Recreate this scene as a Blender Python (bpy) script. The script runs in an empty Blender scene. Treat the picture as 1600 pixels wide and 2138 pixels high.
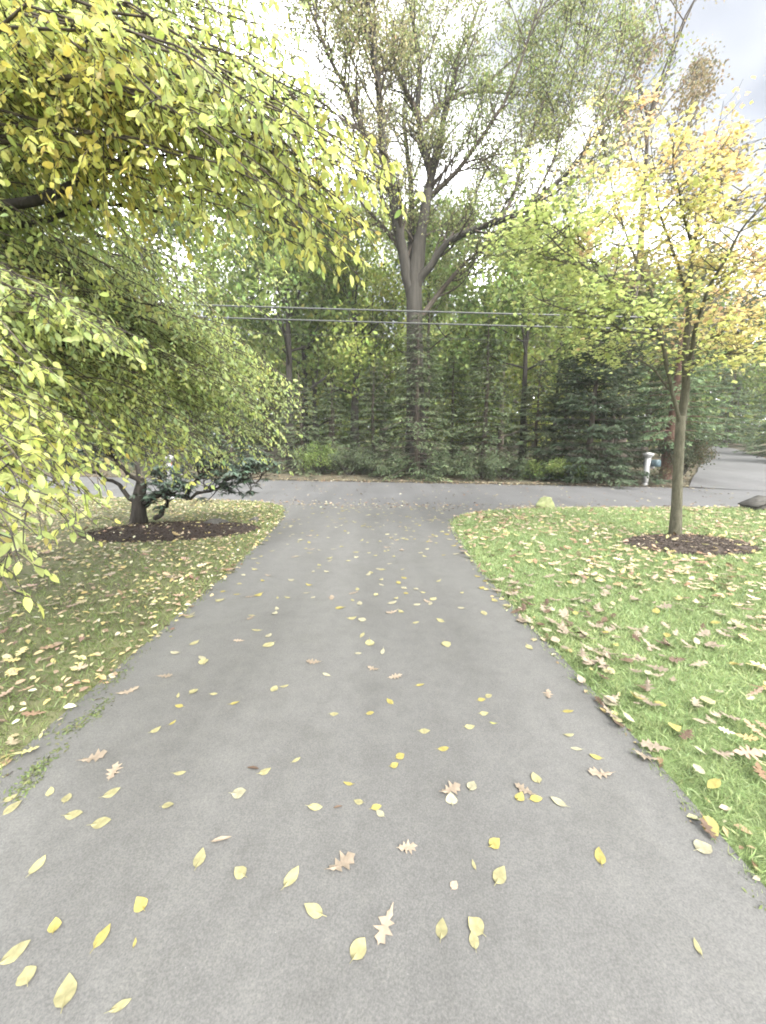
import bpy, math, random
import numpy as np
from mathutils import Vector, geometry as mgeo, noise as mnoise

# ------------------------------------------------------------------ camera, world, sun, exposure
SC = bpy.context.scene
COL = SC.collection
PITCH = math.radians(10.2)
FPX = 802.0                      # focal length in photo pixels (1600 x 2138)
EYE = np.array([0.0, 0.0, 1.5])

cam_d = bpy.data.cameras.new('camera')
cam_d.sensor_fit = 'VERTICAL'
cam_d.sensor_height = 36.0
cam_d.lens = 36.0 * FPX / 2138.0
cam_d.clip_start = 0.05
cam_d.clip_end = 900
cam = bpy.data.objects.new('camera', cam_d)
COL.objects.link(cam)
cam.location = EYE
cam.rotation_euler = (math.pi / 2 - PITCH, 0, 0)
SC.camera = cam

SUN_ELEV, SUN_AZ = math.radians(44), math.radians(140)      # azimuth clockwise from +Y
world = bpy.data.worlds.new('World')
SC.world = world
world.use_nodes = True
nt = world.node_tree
nt.nodes.clear()
w_out = nt.nodes.new('ShaderNodeOutputWorld')
w_bg = nt.nodes.new('ShaderNodeBackground')
w_bg.inputs['Strength'].default_value = 0.125
w_sky = nt.nodes.new('ShaderNodeTexSky')
w_sky.sky_type = 'NISHITA'
w_sky.sun_disc = False
w_sky.sun_elevation = SUN_ELEV
w_sky.sun_rotation = SUN_AZ
w_sky.dust_density = 3.0
w_tc = nt.nodes.new('ShaderNodeTexCoord')
w_map = nt.nodes.new('ShaderNodeMapping')
w_map.inputs['Location'].default_value = (0.10, 0.10, -0.25)
w_map.inputs['Scale'].default_value = (1.0, 1.0, 1.5)
w_noise = nt.nodes.new('ShaderNodeTexNoise')
w_noise.inputs['Scale'].default_value = 2.1
w_noise.inputs['Detail'].default_value = 3.0
w_noise.inputs['Roughness'].default_value = 0.5
w_ramp = nt.nodes.new('ShaderNodeValToRGB')
w_el = w_ramp.color_ramp.elements
w_el.new(0.5)
for e_, p_, c_ in zip(w_el, (0.35, 0.45, 0.58), ((0.50, 0.505, 0.52), (0.87, 0.873, 0.885), (9.0, 9.0, 9.05))):
    e_.position = p_
    e_.color = (*c_, 1)
w_mix = nt.nodes.new('ShaderNodeMix')
w_mix.data_type = 'RGBA'
w_mix.inputs['Factor'].default_value = 0.93
nt.links.new(w_tc.outputs['Generated'], w_map.inputs['Vector'])
nt.links.new(w_map.outputs['Vector'], w_noise.inputs['Vector'])
nt.links.new(w_noise.outputs['Fac'], w_ramp.inputs['Fac'])
nt.links.new(w_sky.outputs['Color'], w_mix.inputs[6])
nt.links.new(w_ramp.outputs['Color'], w_mix.inputs[7])
nt.links.new(w_mix.outputs[2], w_bg.inputs['Color'])
nt.links.new(w_bg.outputs['Background'], w_out.inputs['Surface'])

sun_d = bpy.data.lights.new('sun', 'SUN')
sun_d.energy = 1.5
sun_d.angle = math.radians(35)
sun_d.color = (1.0, 0.97, 0.92)
sun = bpy.data.objects.new('sun', sun_d)
COL.objects.link(sun)
sdir = Vector((math.sin(SUN_AZ) * math.cos(SUN_ELEV), math.cos(SUN_AZ) * math.cos(SUN_ELEV), math.sin(SUN_ELEV)))
sun.rotation_euler = sdir.to_track_quat('Z', 'Y').to_euler()
sun.location = sdir * 60

SC.view_settings.view_transform = 'Standard'
SC.view_settings.look = 'None'
SC.view_settings.gamma = 1.0
SC.view_settings.use_curve_mapping = False
SC.view_settings.exposure = 3.18
SC.render.engine = 'CYCLES'
cy = SC.cycles
cy.max_bounces = 8
cy.diffuse_bounces = 5
cy.glossy_bounces = 2
cy.transmission_bounces = 5
cy.transparent_max_bounces = 4
cy.use_denoising = True
cy.filter_width = 1.9
cy.sample_clamp_indirect = 6
cy.volume_bounces = 1

rng = np.random.default_rng(11)
random.seed(11)

# ------------------------------------------------------------------ helpers
def W(px, py, Y):
    """world point on the plane y = Y seen at a photo pixel"""
    u = (px - 800) / FPX
    v = (1069 - py) / FPX
    dy = v * math.sin(PITCH) + math.cos(PITCH)
    dz = v * math.cos(PITCH) - math.sin(PITCH)
    k = Y / dy
    return np.array([u * k, Y, 1.5 + dz * k])

def G(px, py, z=0.0):
    u = (px - 800) / FPX
    v = (1069 - py) / FPX
    dy = v * math.sin(PITCH) + math.cos(PITCH)
    dz = v * math.cos(PITCH) - math.sin(PITCH)
    k = (z - 1.5) / dz
    return np.array([u * k, dy * k, z])

def vnoise(P):
    """smooth value noise in about -1..1 for an (N,3) array"""
    P = np.asarray(P, float)
    i = np.floor(P).astype(np.int64)
    f = P - i
    f = f * f * (3 - 2 * f)
    def h(a, b, c):
        k = (a * 374761393 + b * 668265263 + c * 2147483647 + 1274126177) & 0xffffffff
        k = ((k ^ (k >> 13)) * 1274126177) & 0xffffffff
        k = ((k ^ (k >> 16)) * 2246822519) & 0xffffffff
        return ((k ^ (k >> 15)) & 0xffff) / 32767.5 - 1.0
    r_ = 0.0
    for dx in (0, 1):
        for dy in (0, 1):
            for dz in (0, 1):
                w = (f[:, 0] if dx else 1 - f[:, 0]) * (f[:, 1] if dy else 1 - f[:, 1]) * (f[:, 2] if dz else 1 - f[:, 2])
                r_ = r_ + w * h(i[:, 0] + dx, i[:, 1] + dy, i[:, 2] + dz)
    return r_

def vfbm(p, s, z=0.0):
    q = np.column_stack([p[:, 0] * s, p[:, 1] * s, np.full(len(p), z)])
    return vnoise(q) * 0.6 + vnoise(q * 2.03 + 17.3) * 0.3 + vnoise(q * 4.1 + 31.7) * 0.15

def nrm(a):
    a = np.asarray(a, float)
    return a / np.maximum(np.linalg.norm(a, axis=-1, keepdims=True), 1e-9)

def raw_mesh(name, verts, faces, cols=None, smooth=False):
    """verts (N,3); faces: list of (M,k) int arrays; cols (N,3)"""
    me = bpy.data.meshes.new(name)
    verts = np.ascontiguousarray(verts, dtype=np.float32)
    faces = [np.asarray(f, dtype=np.int32) for f in faces if len(f)]
    me.vertices.add(len(verts))
    me.vertices.foreach_set('co', verts.ravel())
    tot = sum(f.size for f in faces)
    npol = sum(len(f) for f in faces)
    me.loops.add(tot)
    me.polygons.add(npol)
    me.loops.foreach_set('vertex_index', np.concatenate([f.ravel() for f in faces]))
    st, o = [], 0
    for f in faces:
        st.append(o + np.arange(len(f)) * f.shape[1])
        o += f.size
    me.polygons.foreach_set('loop_start', np.concatenate(st).astype(np.int32))
    if smooth:
        me.polygons.foreach_set('use_smooth', np.ones(npol, dtype=bool))
    if cols is not None:
        at = me.attributes.new('col', 'FLOAT_COLOR', 'POINT')
        c4 = np.ones((len(verts), 4), dtype=np.float32)
        c4[:, :3] = cols
        at.data.foreach_set('color', c4.ravel())
    me.update(calc_edges=True)
    return me

def link(name, me, mat=None, parent=None, **props):
    o = bpy.data.objects.new(name, me)
    COL.objects.link(o)
    if mat is not None and me is not None and not me.materials:
        me.materials.append(mat)
    if parent is not None:
        o.parent = parent
    for k, v in props.items():
        o[k] = v
    return o

def thing(name, label, category, loc=(0, 0, 0), group=None):
    o = bpy.data.objects.new(name, None)
    COL.objects.link(o)
    o.location = tuple(float(c) for c in loc)
    o['label'] = label
    o['category'] = category
    if group:
        o['group'] = group
    return o

class MB:
    """collects pieces into one mesh, in world coordinates, moved to an origin at build time"""
    def __init__(self):
        self.v, self.f, self.c, self.n = [], {}, [], 0
    def add(self, v, faces, col=(1, 1, 1)):
        v = np.asarray(v, float)
        for f in faces:
            f = np.asarray(f, dtype=np.int64)
            if len(f):
                self.f.setdefault(f.shape[1], []).append(f + self.n)
        self.v.append(v)
        c = np.asarray(col, float)
        self.c.append(np.broadcast_to(c, (len(v), 3)))
        self.n += len(v)
    def tube(self, pts, rad, sides=6, col=(1, 1, 1), cap=True):
        pts = np.asarray(pts, float)
        n = len(pts)
        rad = np.broadcast_to(np.asarray(rad, float), (n,))
        t = nrm(np.gradient(pts, axis=0))
        ref = np.array([0, 0, 1.0]) if abs(t[0, 2]) < 0.9 else np.array([1.0, 0, 0])
        a = np.zeros((n, 3))
        for i in range(n):
            ref = ref - t[i] * np.dot(ref, t[i])
            ref = nrm(ref)
            a[i] = ref
        b = np.cross(t, a)
        th = np.linspace(0, 2 * math.pi, sides, endpoint=False)
        ring = (a[:, None, :] * np.cos(th)[None, :, None] + b[:, None, :] * np.sin(th)[None, :, None])
        v = pts[:, None, :] + ring * rad[:, None, None]
        v = v.reshape(-1, 3)
        i = np.arange(n - 1)[:, None] * sides
        j = np.arange(sides)[None, :]
        j2 = (j + 1) % sides
        q = np.stack([i + j, i + j2, i + sides + j2, i + sides + j], -1).reshape(-1, 4)
        faces = [q]
        self.add(v, faces, col)
        if cap:
            self.add(pts[-1:] + t[-1] * rad[-1] * 0.5, [])
            k = self.n - 1
            base = k - sides
            f = np.stack([base + np.arange(sides), base + (np.arange(sides) + 1) % sides, np.full(sides, k)], -1)
            self.f.setdefault(3, []).append(f)
    def box(self, lo, hi, col=(1, 1, 1)):
        x0, y0, z0 = lo
        x1, y1, z1 = hi
        v = [(x0, y0, z0), (x1, y0, z0), (x1, y1, z0), (x0, y1, z0), (x0, y0, z1), (x1, y0, z1), (x1, y1, z1), (x0, y1, z1)]
        f = [(0, 3, 2, 1), (4, 5, 6, 7), (0, 1, 5, 4), (1, 2, 6, 5), (2, 3, 7, 6), (3, 0, 4, 7)]
        self.add(v, [np.array(f)], col)
    def build(self, name, mat, parent=None, smooth=False, colors=False, origin=None, **props):
        v = np.concatenate(self.v)
        if origin is None and parent is not None:
            origin = np.array(parent.location)
            p = parent.parent
            while p is not None:
                origin = origin + np.array(p.location)
                p = p.parent
        if origin is not None:
            v = v - np.asarray(origin, float)
        me = raw_mesh(name, v, [np.concatenate(x) for x in self.f.values()], np.concatenate(self.c) if colors else None, smooth)
        return link(name, me, mat, parent, **props)

def place_leaves(mb, tpl, P, D, N, S, C, wid=1.0):
    """tpl=(verts k*3, [face arrays]); x axis along the leaf"""
    tv, tf = tpl
    P = np.asarray(P, float)
    n = len(P)
    if n == 0:
        return
    X = nrm(D)
    Z = np.asarray(N, float)
    Z = nrm(Z - X * np.sum(Z * X, axis=1, keepdims=True))
    Y = np.cross(Z, X)
    S = np.broadcast_to(np.asarray(S, float), (n,))
    wd = np.broadcast_to(np.asarray(wid, float), (n,))
    v = (X[:, None, :] * tv[None, :, 0:1] + Y[:, None, :] * (tv[None, :, 1:2] * wd[:, None, None]) + Z[:, None, :] * tv[None, :, 2:3])
    v = P[:, None, :] + v * S[:, None, None]
    k = len(tv)
    faces = []
    for f in tf:
        f = np.asarray(f)
        faces.append((f[None, :, :] + (np.arange(n) * k)[:, None, None]).reshape(-1, f.shape[1]))
    cols = np.repeat(np.asarray(C, float), k, axis=0)
    mb.add(v.reshape(-1, 3), faces, cols)

def mixcol(a, b, t):
    a, b = np.asarray(a), np.asarray(b)
    return a + (b - a) * np.asarray(t)[..., None]

def jit(c, n, s=0.15, r=None):
    r = r or rng
    c = np.broadcast_to(np.asarray(c, float), (n, 3))
    return np.clip(c * (1 + r.normal(0, s, (n, 1))) * (1 + r.normal(0, s * 0.35, (n, 3))), 0.004, 0.9)

# leaf templates -------------------------------------------------
def tpl_ovate(droop=0.08, fold=0.10, w=0.30):
    xs = [0.0, 0.22, 0.5, 0.78, 1.0]
    ws = [0.0, 0.78 * w, w, 0.62 * w, 0.0]
    v, mid, lf, rt = [], [], [], []
    for x, ww in zip(xs, ws):
        z = -droop * x * x
        mid.append(len(v)); v.append((x, 0, z))
        if ww > 0:
            lf.append(len(v)); v.append((x, ww, z + fold * ww / w))
            rt.append(len(v)); v.append((x, -ww, z + fold * ww / w))
        else:
            lf.append(mid[-1]); rt.append(mid[-1])
    tri, quad = [], []
    for i in range(len(xs) - 1):
        for s, flip in ((lf, False), (rt, True)):
            ids = [mid[i], mid[i + 1], s[i + 1], s[i]]
            ids = list(dict.fromkeys(ids))
            if flip:
                ids = ids[::-1]
            (tri if len(ids) == 3 else quad).append(ids)
    return np.array(v, float), [np.array(tri), np.array(quad)]

def tpl_rhomb(w=0.3, fold=0.12):
    v = np.array([(0, 0, 0), (0.45, w, fold), (1, 0, 0), (0.45, -w, fold)], float)
    return v, [np.array([(0, 2, 1), (0, 3, 2)])]

def tpl_outline(pts, curl=0.0, fold=0.0, thick=None):
    """star fan from a centre spine; pts = outline, x along the leaf"""
    pts = np.array(pts, float)
    cx = 0.45
    v = [(cx, 0, 0)] + [(x, y, curl * (abs(x - cx) ** 2) + fold * abs(y)) for x, y in pts]
    n = len(pts)
    f = [(0, 1 + i, 1 + (i + 1) % n) for i in range(n)]
    return np.array(v, float), [np.array(f)]

MAPLE = [(0, 0), (0.12, -0.30), (0.30, -0.28), (0.45, -0.52), (0.55, -0.24), (0.72, -0.26), (1, 0), (0.72, 0.26), (0.55, 0.24), (0.45, 0.52), (0.30, 0.28), (0.12, 0.30)]
OAK = [(-0.16, 0.008), (-0.16, -0.008), (0.02, -0.03), (0.12, -0.13), (0.19, -0.05), (0.26, -0.09), (0.36, -0.29), (0.42, -0.10), (0.50, -0.10), (0.63, -0.33), (0.68, -0.12), (0.77, -0.10),
       (0.86, -0.19), (0.90, -0.06), (1.0, 0.0), (0.90, 0.07), (0.84, 0.20), (0.76, 0.10), (0.67, 0.13), (0.60, 0.34), (0.50, 0.11), (0.42, 0.10), (0.33, 0.28), (0.26, 0.08), (0.18, 0.05), (0.11, 0.14), (0.02, 0.03)]
T_OV = tpl_ovate(0.08, 0.08, 0.26)
T_OV2 = tpl_ovate(0.22, 0.05, 0.23)
T_RH = tpl_rhomb()
T_OV3 = tpl_ovate(0.42, -0.06, 0.25)
T_MAPLE = tpl_outline(MAPLE, -0.25, -0.12)
T_MAPLE8 = tpl_outline([(0, 0), (0.22, -0.30), (0.45, -0.50), (0.62, -0.22), (1, 0), (0.62, 0.22), (0.45, 0.50), (0.22, 0.30)], -0.25, -0.12)
T_LONG4 = (np.array([(0, 0, 0), (0.32, 0.15, 0.02), (0.70, 0.14, -0.03), (1, 0, -0.12), (0.70, -0.14, -0.03), (0.32, -0.15, 0.02)], float), [np.array([(0, 2, 1), (0, 3, 2), (0, 4, 3), (0, 5, 4)])])
T_LONG = tpl_ovate(0.12, 0.05, 0.17)
T_SPRAY = (np.array([(0, 0, 0), (0.30, 0.17, -0.02), (0.36, 0.0, 0.01), (0.66, 0.15, -0.03), (1, 0, -0.05), (0.66, -0.15, -0.03), (0.30, -0.17, -0.02), (0.7, 0.0, 0.0)], float),
           [np.array([(0, 2, 1), (2, 7, 3), (7, 2, 5), (0, 6, 2), (7, 5, 4), (3, 7, 4)])])
T_HEX = (np.array([(0, 0, 0), (0.32, 0.25, 0.06), (0.70, 0.20, 0.0), (1, 0, -0.12), (0.70, -0.20, 0.0), (0.32, -0.25, 0.06)], float), [np.array([(0, 2, 1), (0, 3, 2), (0, 4, 3), (0, 5, 4)])])

# materials ------------------------------------------------------
def new_mat(name):
    m = bpy.data.materials.new(name)
    m.use_nodes = True
    t = m.node_tree
    b = t.nodes['Principled BSDF']
    return m, t, b

def nd(t, typ, **kw):
    n = t.nodes.new(typ)
    for k, v in kw.items():
        if k in n.inputs:
            n.inputs[k].default_value = v
        else:
            setattr(n, k, v)
    return n

def ramp(t, fac, stops):
    r = t.nodes.new('ShaderNodeValToRGB')
    e = r.color_ramp.elements
    while len(e) < len(stops):
        e.new(0.5)
    for el, (p, c) in zip(e, stops):
        el.position = p
        el.color = (*c, 1)
    t.links.new(fac, r.inputs['Fac'])
    return r.outputs['Color']

def pos(t):
    return t.nodes.new('ShaderNodeNewGeometry').outputs['Position']

def noise(t, scale, detail=4.0, rough=0.55, vec=None, out='Fac'):
    n = nd(t, 'ShaderNodeTexNoise', Scale=scale, Detail=detail, Roughness=rough)
    t.links.new(vec if vec is not None else pos(t), n.inputs['Vector'])
    return n.outputs[out]

def mix(t, fac, a, b, mode='MIX'):
    m = t.nodes.new('ShaderNodeMix')
    m.data_type = 'RGBA'
    m.blend_type = mode
    for s, x in ((0, fac), (6, a), (7, b)):
        if isinstance(x, (int, float)):
            m.inputs[s].default_value = x
        elif isinstance(x, tuple):
            m.inputs[s].default_value = (*x, 1)
        else:
            t.links.new(x, m.inputs[s])
    return m.outputs[2]

def bump(t, b, height, strength=0.4, dist=0.01):
    n = nd(t, 'ShaderNodeBump', Strength=strength, Distance=dist)
    t.links.new(height, n.inputs['Height'])
    t.links.new(n.outputs['Normal'], b.inputs['Normal'])

def mat_noise(name, c1, c2, scale, rough=0.85, bscale=None, bstr=0.4, bdist=0.01, spec=0.3):
    m, t, b = new_mat(name)
    f = noise(t, scale)
    t.links.new(ramp(t, f, [(0.35, c1), (0.65, c2)]), b.inputs['Base Color'])
    b.inputs['Roughness'].default_value = rough
    b.inputs['Specular IOR Level'].default_value = spec
    if bscale:
        bump(t, b, noise(t, bscale), bstr, bdist)
    return m

def mat_leaf(name, trans=0.35, rough=0.45, spec=0.35):
    m, t, b = new_mat(name)
    at = nd(t, 'ShaderNodeAttribute', attribute_name='col')
    f = noise(t, 60.0, 2.0)
    c = mix(t, 0.5, at.outputs['Color'], ramp(t, f, [(0.3, (0.72, 0.72, 0.72)), (0.7, (1.25, 1.25, 1.25))]), 'MULTIPLY')
    t.links.new(c, b.inputs['Base Color'])
    b.inputs['Roughness'].default_value = rough
    b.inputs['Specular IOR Level'].default_value = spec
    if trans > 0:
        tr = t.nodes.new('ShaderNodeBsdfTranslucent')
        t.links.new(c, tr.inputs['Color'])
        mx = t.nodes.new('ShaderNodeMixShader')
        mx.inputs['Fac'].default_value = trans
        t.links.new(b.outputs['BSDF'], mx.inputs[1])
        t.links.new(tr.outputs['BSDF'], mx.inputs[2])
        t.links.new(mx.outputs['Shader'], t.nodes['Material Output'].inputs['Surface'])
    return m

def mat_bark(name, c1, c2, zscale=0.15, scale=14.0):
    m, t, b = new_mat(name)
    mp = nd(t, 'ShaderNodeMapping', Scale=(1, 1, zscale))
    t.links.new(pos(t), mp.inputs['Vector'])
    f = noise(t, scale, 6.0, 0.65, mp.outputs['Vector'])
    t.links.new(ramp(t, f, [(0.33, c1), (0.66, c2)]), b.inputs['Base Color'])
    b.inputs['Roughness'].default_value = 0.9
    b.inputs['Specular IOR Level'].default_value = 0.2
    bump(t, b, f, 0.8, 0.03)
    return m

def mat_asphalt(name, lo, hi, fleck=True, crack=False):
    m, t, b = new_mat(name)
    p = pos(t)
    big = noise(t, 0.7, 5.0, 0.6, p)
    fine = noise(t, 170.0, 3.0, 0.7, p)
    base = ramp(t, big, [(0.3, lo), (0.7, hi)])
    g = ramp(t, fine, [(0.30, (0.6, 0.6, 0.6)), (0.5, (1, 1, 1)), (0.72, (1.5, 1.48, 1.44))])
    c = mix(t, 0.85, base, g, 'MULTIPLY')
    if fleck:
        vo = nd(t, 'ShaderNodeTexVoronoi', Scale=42.0)
        t.links.new(p, vo.inputs['Vector'])
        fl = ramp(t, vo.outputs['Distance'], [(0.0, (1, 1, 1)), (0.05, (1, 1, 1)), (0.075, (0, 0, 0))])
        sel = nd(t, 'ShaderNodeMath', operation='GREATER_THAN')
        sel.inputs[1].default_value = 0.955
        sx = t.nodes.new('ShaderNodeSeparateColor')
        t.links.new(vo.outputs['Color'], sx.inputs['Color'])
        t.links.new(sx.outputs['Red'], sel.inputs[0])
        mm = nd(t, 'ShaderNodeMath', operation='MULTIPLY')
        t.links.new(fl, mm.inputs[0])
        t.links.new(sel.outputs[0], mm.inputs[1])
        c = mix(t, mm.outputs[0], c, (0.14, 0.14, 0.135))
    # stains
    st = ramp(t, noise(t, 2.6, 3.0, 0.5, p), [(0.30, (0.90, 0.90, 0.89)), (0.48, (1, 1, 1))])
    c = mix(t, 1.0, c, st, 'MULTIPLY')
    mp = nd(t, 'ShaderNodeMapping', Scale=(1.6, 0.10, 1.0))
    t.links.new(p, mp.inputs['Vector'])
    wear = ramp(t, noise(t, 1.0, 3.0, 0.5, mp.outputs['Vector']), [(0.35, (0.88, 0.88, 0.87)), (0.65, (1.12, 1.12, 1.11))])
    c = mix(t, 1.0, c, wear, 'MULTIPLY')
    sc = ramp(t, noise(t, 9.0, 6.0, 0.7, p), [(0.30, (0.86, 0.86, 0.85)), (0.5, (1, 1, 1)), (0.7, (1.10, 1.10, 1.08))])
    c = mix(t, 1.0, c, sc, 'MULTIPLY')
    t.links.new(c, b.inputs['Base Color'])
    b.inputs['Roughness'].default_value = 0.62
    b.inputs['Specular IOR Level'].default_value = 0.45
    bump(t, b, fine, 0.35, 0.003)
    return m

M = {}
M['asphalt'] = mat_asphalt('asphalt_driveway', (0.061, 0.0605, 0.0585), (0.071, 0.0705, 0.0685))
M['street'] = mat_asphalt('asphalt_street', (0.060, 0.060, 0.061), (0.075, 0.075, 0.0765))
M['soil'] = mat_noise('soil', (0.045, 0.032, 0.022), (0.10, 0.075, 0.05), 3.0, 0.95, 40, 0.6, 0.02)
M['litter_floor'] = mat_noise('forest_floor', (0.03, 0.028, 0.016), (0.085, 0.072, 0.045), 2.2, 0.95, 25, 0.7, 0.04)
M['lawn'] = mat_noise('lawn_soil', (0.075, 0.108, 0.038), (0.105, 0.140, 0.055), 5.0, 0.95, 60, 0.7, 0.02)
M['thin_lawn'] = mat_noise('thin_lawn_soil', (0.070, 0.068, 0.036), (0.105, 0.112, 0.052), 2.5, 0.95, 60, 0.7, 0.02)
M['grass'] = mat_leaf('grass_blade', 0.42, 0.5, 0.3)
M['leaf'] = mat_leaf('leaf', 0.62, 0.42, 0.4)
M['maple_leaf'] = mat_leaf('maple_leaf', 0.50, 0.5, 0.3)
M['far_leaf'] = mat_leaf('far_leaf', 0.42, 0.55, 0.25)
M['needle'] = mat_leaf('needle', 0.15, 0.75, 0.12)
M['rhodo'] = mat_leaf('evergreen_leaf', 0.1, 0.42, 0.3)
M['dry_leaf'] = mat_leaf('dry_leaf', 0.12, 0.6, 0.25)
M['mulch'] = mat_noise('mulch', (0.030, 0.024, 0.019), (0.068, 0.055, 0.046), 18.0, 0.95, 60, 0.9, 0.03)
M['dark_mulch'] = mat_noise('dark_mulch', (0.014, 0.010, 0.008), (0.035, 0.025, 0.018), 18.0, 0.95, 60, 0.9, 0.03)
M['chip'] = mat_leaf('mulch_chip', 0.0, 0.9, 0.15)
M['bark_grey'] = mat_bark('bark_grey', (0.022, 0.020, 0.017), (0.052, 0.048, 0.040), 0.12, 9.0)
M['bark_dark'] = mat_bark('bark_dark', (0.016, 0.014, 0.012), (0.045, 0.040, 0.034), 0.2, 20.0)
M['bark_maple'] = mat_bark('bark_maple', (0.042, 0.041, 0.027), (0.088, 0.083, 0.058), 0.3, 30.0)
M['bark_brown'] = mat_bark('bark_brown', (0.036, 0.030, 0.024), (0.085, 0.070, 0.055), 0.12, 14.0)
M['bark_red'] = mat_bark('bark_red', (0.06, 0.034, 0.025), (0.13, 0.078, 0.058), 0.08, 20.0)
M['rock'] = mat_noise('mossy_rock', (0.15, 0.175, 0.07), (0.20, 0.21, 0.11), 6.0, 0.9, 40, 0.6, 0.02)
M['grey_rock'] = mat_noise('grey_rock', (0.03, 0.029, 0.026), (0.065, 0.062, 0.055), 6.0, 0.9, 30, 0.6, 0.02)
M['white_paint'] = mat_noise('white_paint', (0.22, 0.22, 0.215), (0.28, 0.28, 0.275), 6.0, 0.5)
M['teal_paint'] = mat_noise('teal_paint', (0.045, 0.070, 0.080), (0.065, 0.095, 0.105), 8.0, 0.45)
M['red_paint'] = mat_noise('red_paint', (0.35, 0.06, 0.06), (0.45, 0.09, 0.08), 8.0, 0.5)
M['concrete'] = mat_noise('weathered_concrete', (0.032, 0.030, 0.026), (0.066, 0.063, 0.055), 9.0, 0.9, 50, 0.6, 0.01)
M['wire'] = mat_noise('wire_jacket', (0.03, 0.032, 0.03), (0.07, 0.074, 0.07), 30.0, 0.45, spec=0.5)
M['moss'] = mat_leaf('moss', 0.1, 0.8, 0.2)

# ------------------------------------------------------------------ setting: outlines on the ground
DRIVE_R = [(1.27, -14), (1.27, -4), (1.26, 1.02), (1.25, 1.97), (1.16, 3.33), (1.13, 4.59), (1.17, 5.93), (1.25, 7.02), (1.47, 7.73), (2.1, 8.28), (3.33, 8.70)]
DRIVE_L = [(-1.74, -14), (-1.74, -4), (-1.74, 1.5), (-1.75, 2.58), (-1.76, 3.49), (-1.79, 4.59), (-1.87, 6.09), (-2.0, 7.48), (-2.13, 8.28), (-2.4, 9.05), (-2.95, 9.58)]
NEAR_R = [(5.5, 8.76), (8.8, 8.68), (14, 8.2), (24, 6.6), (45, 2.5), (80, -4)]
NEAR_L = [(-4.2, 9.98), (-5.9, 10.3), (-9, 10.85), (-16, 12.1), (-30, 14.8), (-60, 20.5)]
FAR = [(-60, 26.2), (-30, 20.4), (-16, 17.8), (-3.9, 15.6), (0.8, 14.75), (5.06, 13.96), (10.62, 13.04), (12.79, 12.72), (16, 12.2), (24, 10.6), (45, 6.5), (80, 0)]

def smooth_line(pts, step=0.25):
    pts = np.array(pts, float)
    p = np.vstack([2 * pts[0] - pts[1], pts, 2 * pts[-1] - pts[-2]])
    out = []
    for i in range(1, len(p) - 2):
        L = np.linalg.norm(p[i + 1] - p[i])
        n = max(2, min(14, int(L / step)))
        for k in range(n):
            t = k / n
            a, b, c, d = p[i - 1], p[i], p[i + 1], p[i + 2]
            # centripetal-ish: clamp tangents by chord length
            m1 = (c - a) / max(np.linalg.norm(c - b) + np.linalg.norm(b - a), 1e-6) * L
            m2 = (d - b) / max(np.linalg.norm(d - c) + np.linalg.norm(c - b), 1e-6) * L
            out.append((2 * t**3 - 3 * t**2 + 1) * b + (t**3 - 2 * t**2 + t) * m1 + (-2 * t**3 + 3 * t**2) * c + (t**3 - t**2) * m2)
    out.append(p[-2])
    return np.array(out)

edge_R = smooth_line(DRIVE_R + NEAR_R)
edge_L = smooth_line(DRIVE_L + NEAR_L)
far_line = smooth_line(FAR, 0.6)
# ragged edges
for e in (edge_R, edge_L):
    for i in range(len(e)):
        e[i] += 0.018 * np.array([mnoise.noise((e[i][0] * 3, e[i][1] * 3, 3.1)), mnoise.noise((e[i][0] * 3, e[i][1] * 3, 9.1))])

def fbm(x, y, s, z=0.0):
    return mnoise.fractal((x * s, y * s, z), 1.0, 2.0, 3)

def inside(poly, pts):
    poly = np.asarray(poly)
    x, y = pts[:, 0], pts[:, 1]
    r = np.zeros(len(pts), bool)
    j = len(poly) - 1
    for i in range(len(poly)):
        xi, yi = poly[i]
        xj, yj = poly[j]
        c = ((yi > y) != (yj > y)) & (x < (xj - xi) * (y - yi) / (yj - yi + 1e-12) + xi)
        r ^= c
        j = i
    return r

def dist_line(line, pts):
    d = np.full(len(pts), 1e9)
    for a, b in zip(line[:-1], line[1:]):
        ab = b - a
        t = np.clip(((pts - a) @ ab) / max(ab @ ab, 1e-9), 0, 1)
        q = a + t[:, None] * ab
        d = np.minimum(d, np.hypot(*(pts - q).T))
    return d

def sheet(name, poly, inner, zf, mat, **props):
    vs = [Vector((float(a), float(b))) for a, b in poly] + [Vector((float(a), float(b))) for a, b in inner]
    n = len(poly)
    ed = [(i, (i + 1) % n) for i in range(n)]
    r = mgeo.delaunay_2d_cdt(vs, ed, [], 1, 1e-5)
    v2 = np.array([(p.x, p.y) for p in r[0]])
    z = zf(v2)
    fs = np.array([f for f in r[2] if len(f) == 3])
    a = v2[fs[:, 0]]; b = v2[fs[:, 1]]; c = v2[fs[:, 2]]
    flip = np.cross(b - a, c - a) < 0
    fs[flip] = fs[flip][:, ::-1]
    me = raw_mesh(name, np.column_stack([v2, z]), [fs], None, True)
    return link(name, me, mat, **props)

# the ground sheet reaches the horizon
gm = MB()
gm.add([(-400, -300, -0.12), (400, -300, -0.12), (400, 500, -0.12), (-400, 500, -0.12)], [np.array([(0, 1, 2, 3)])])
gm.build('ground', M['soil'], kind='structure')

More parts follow.
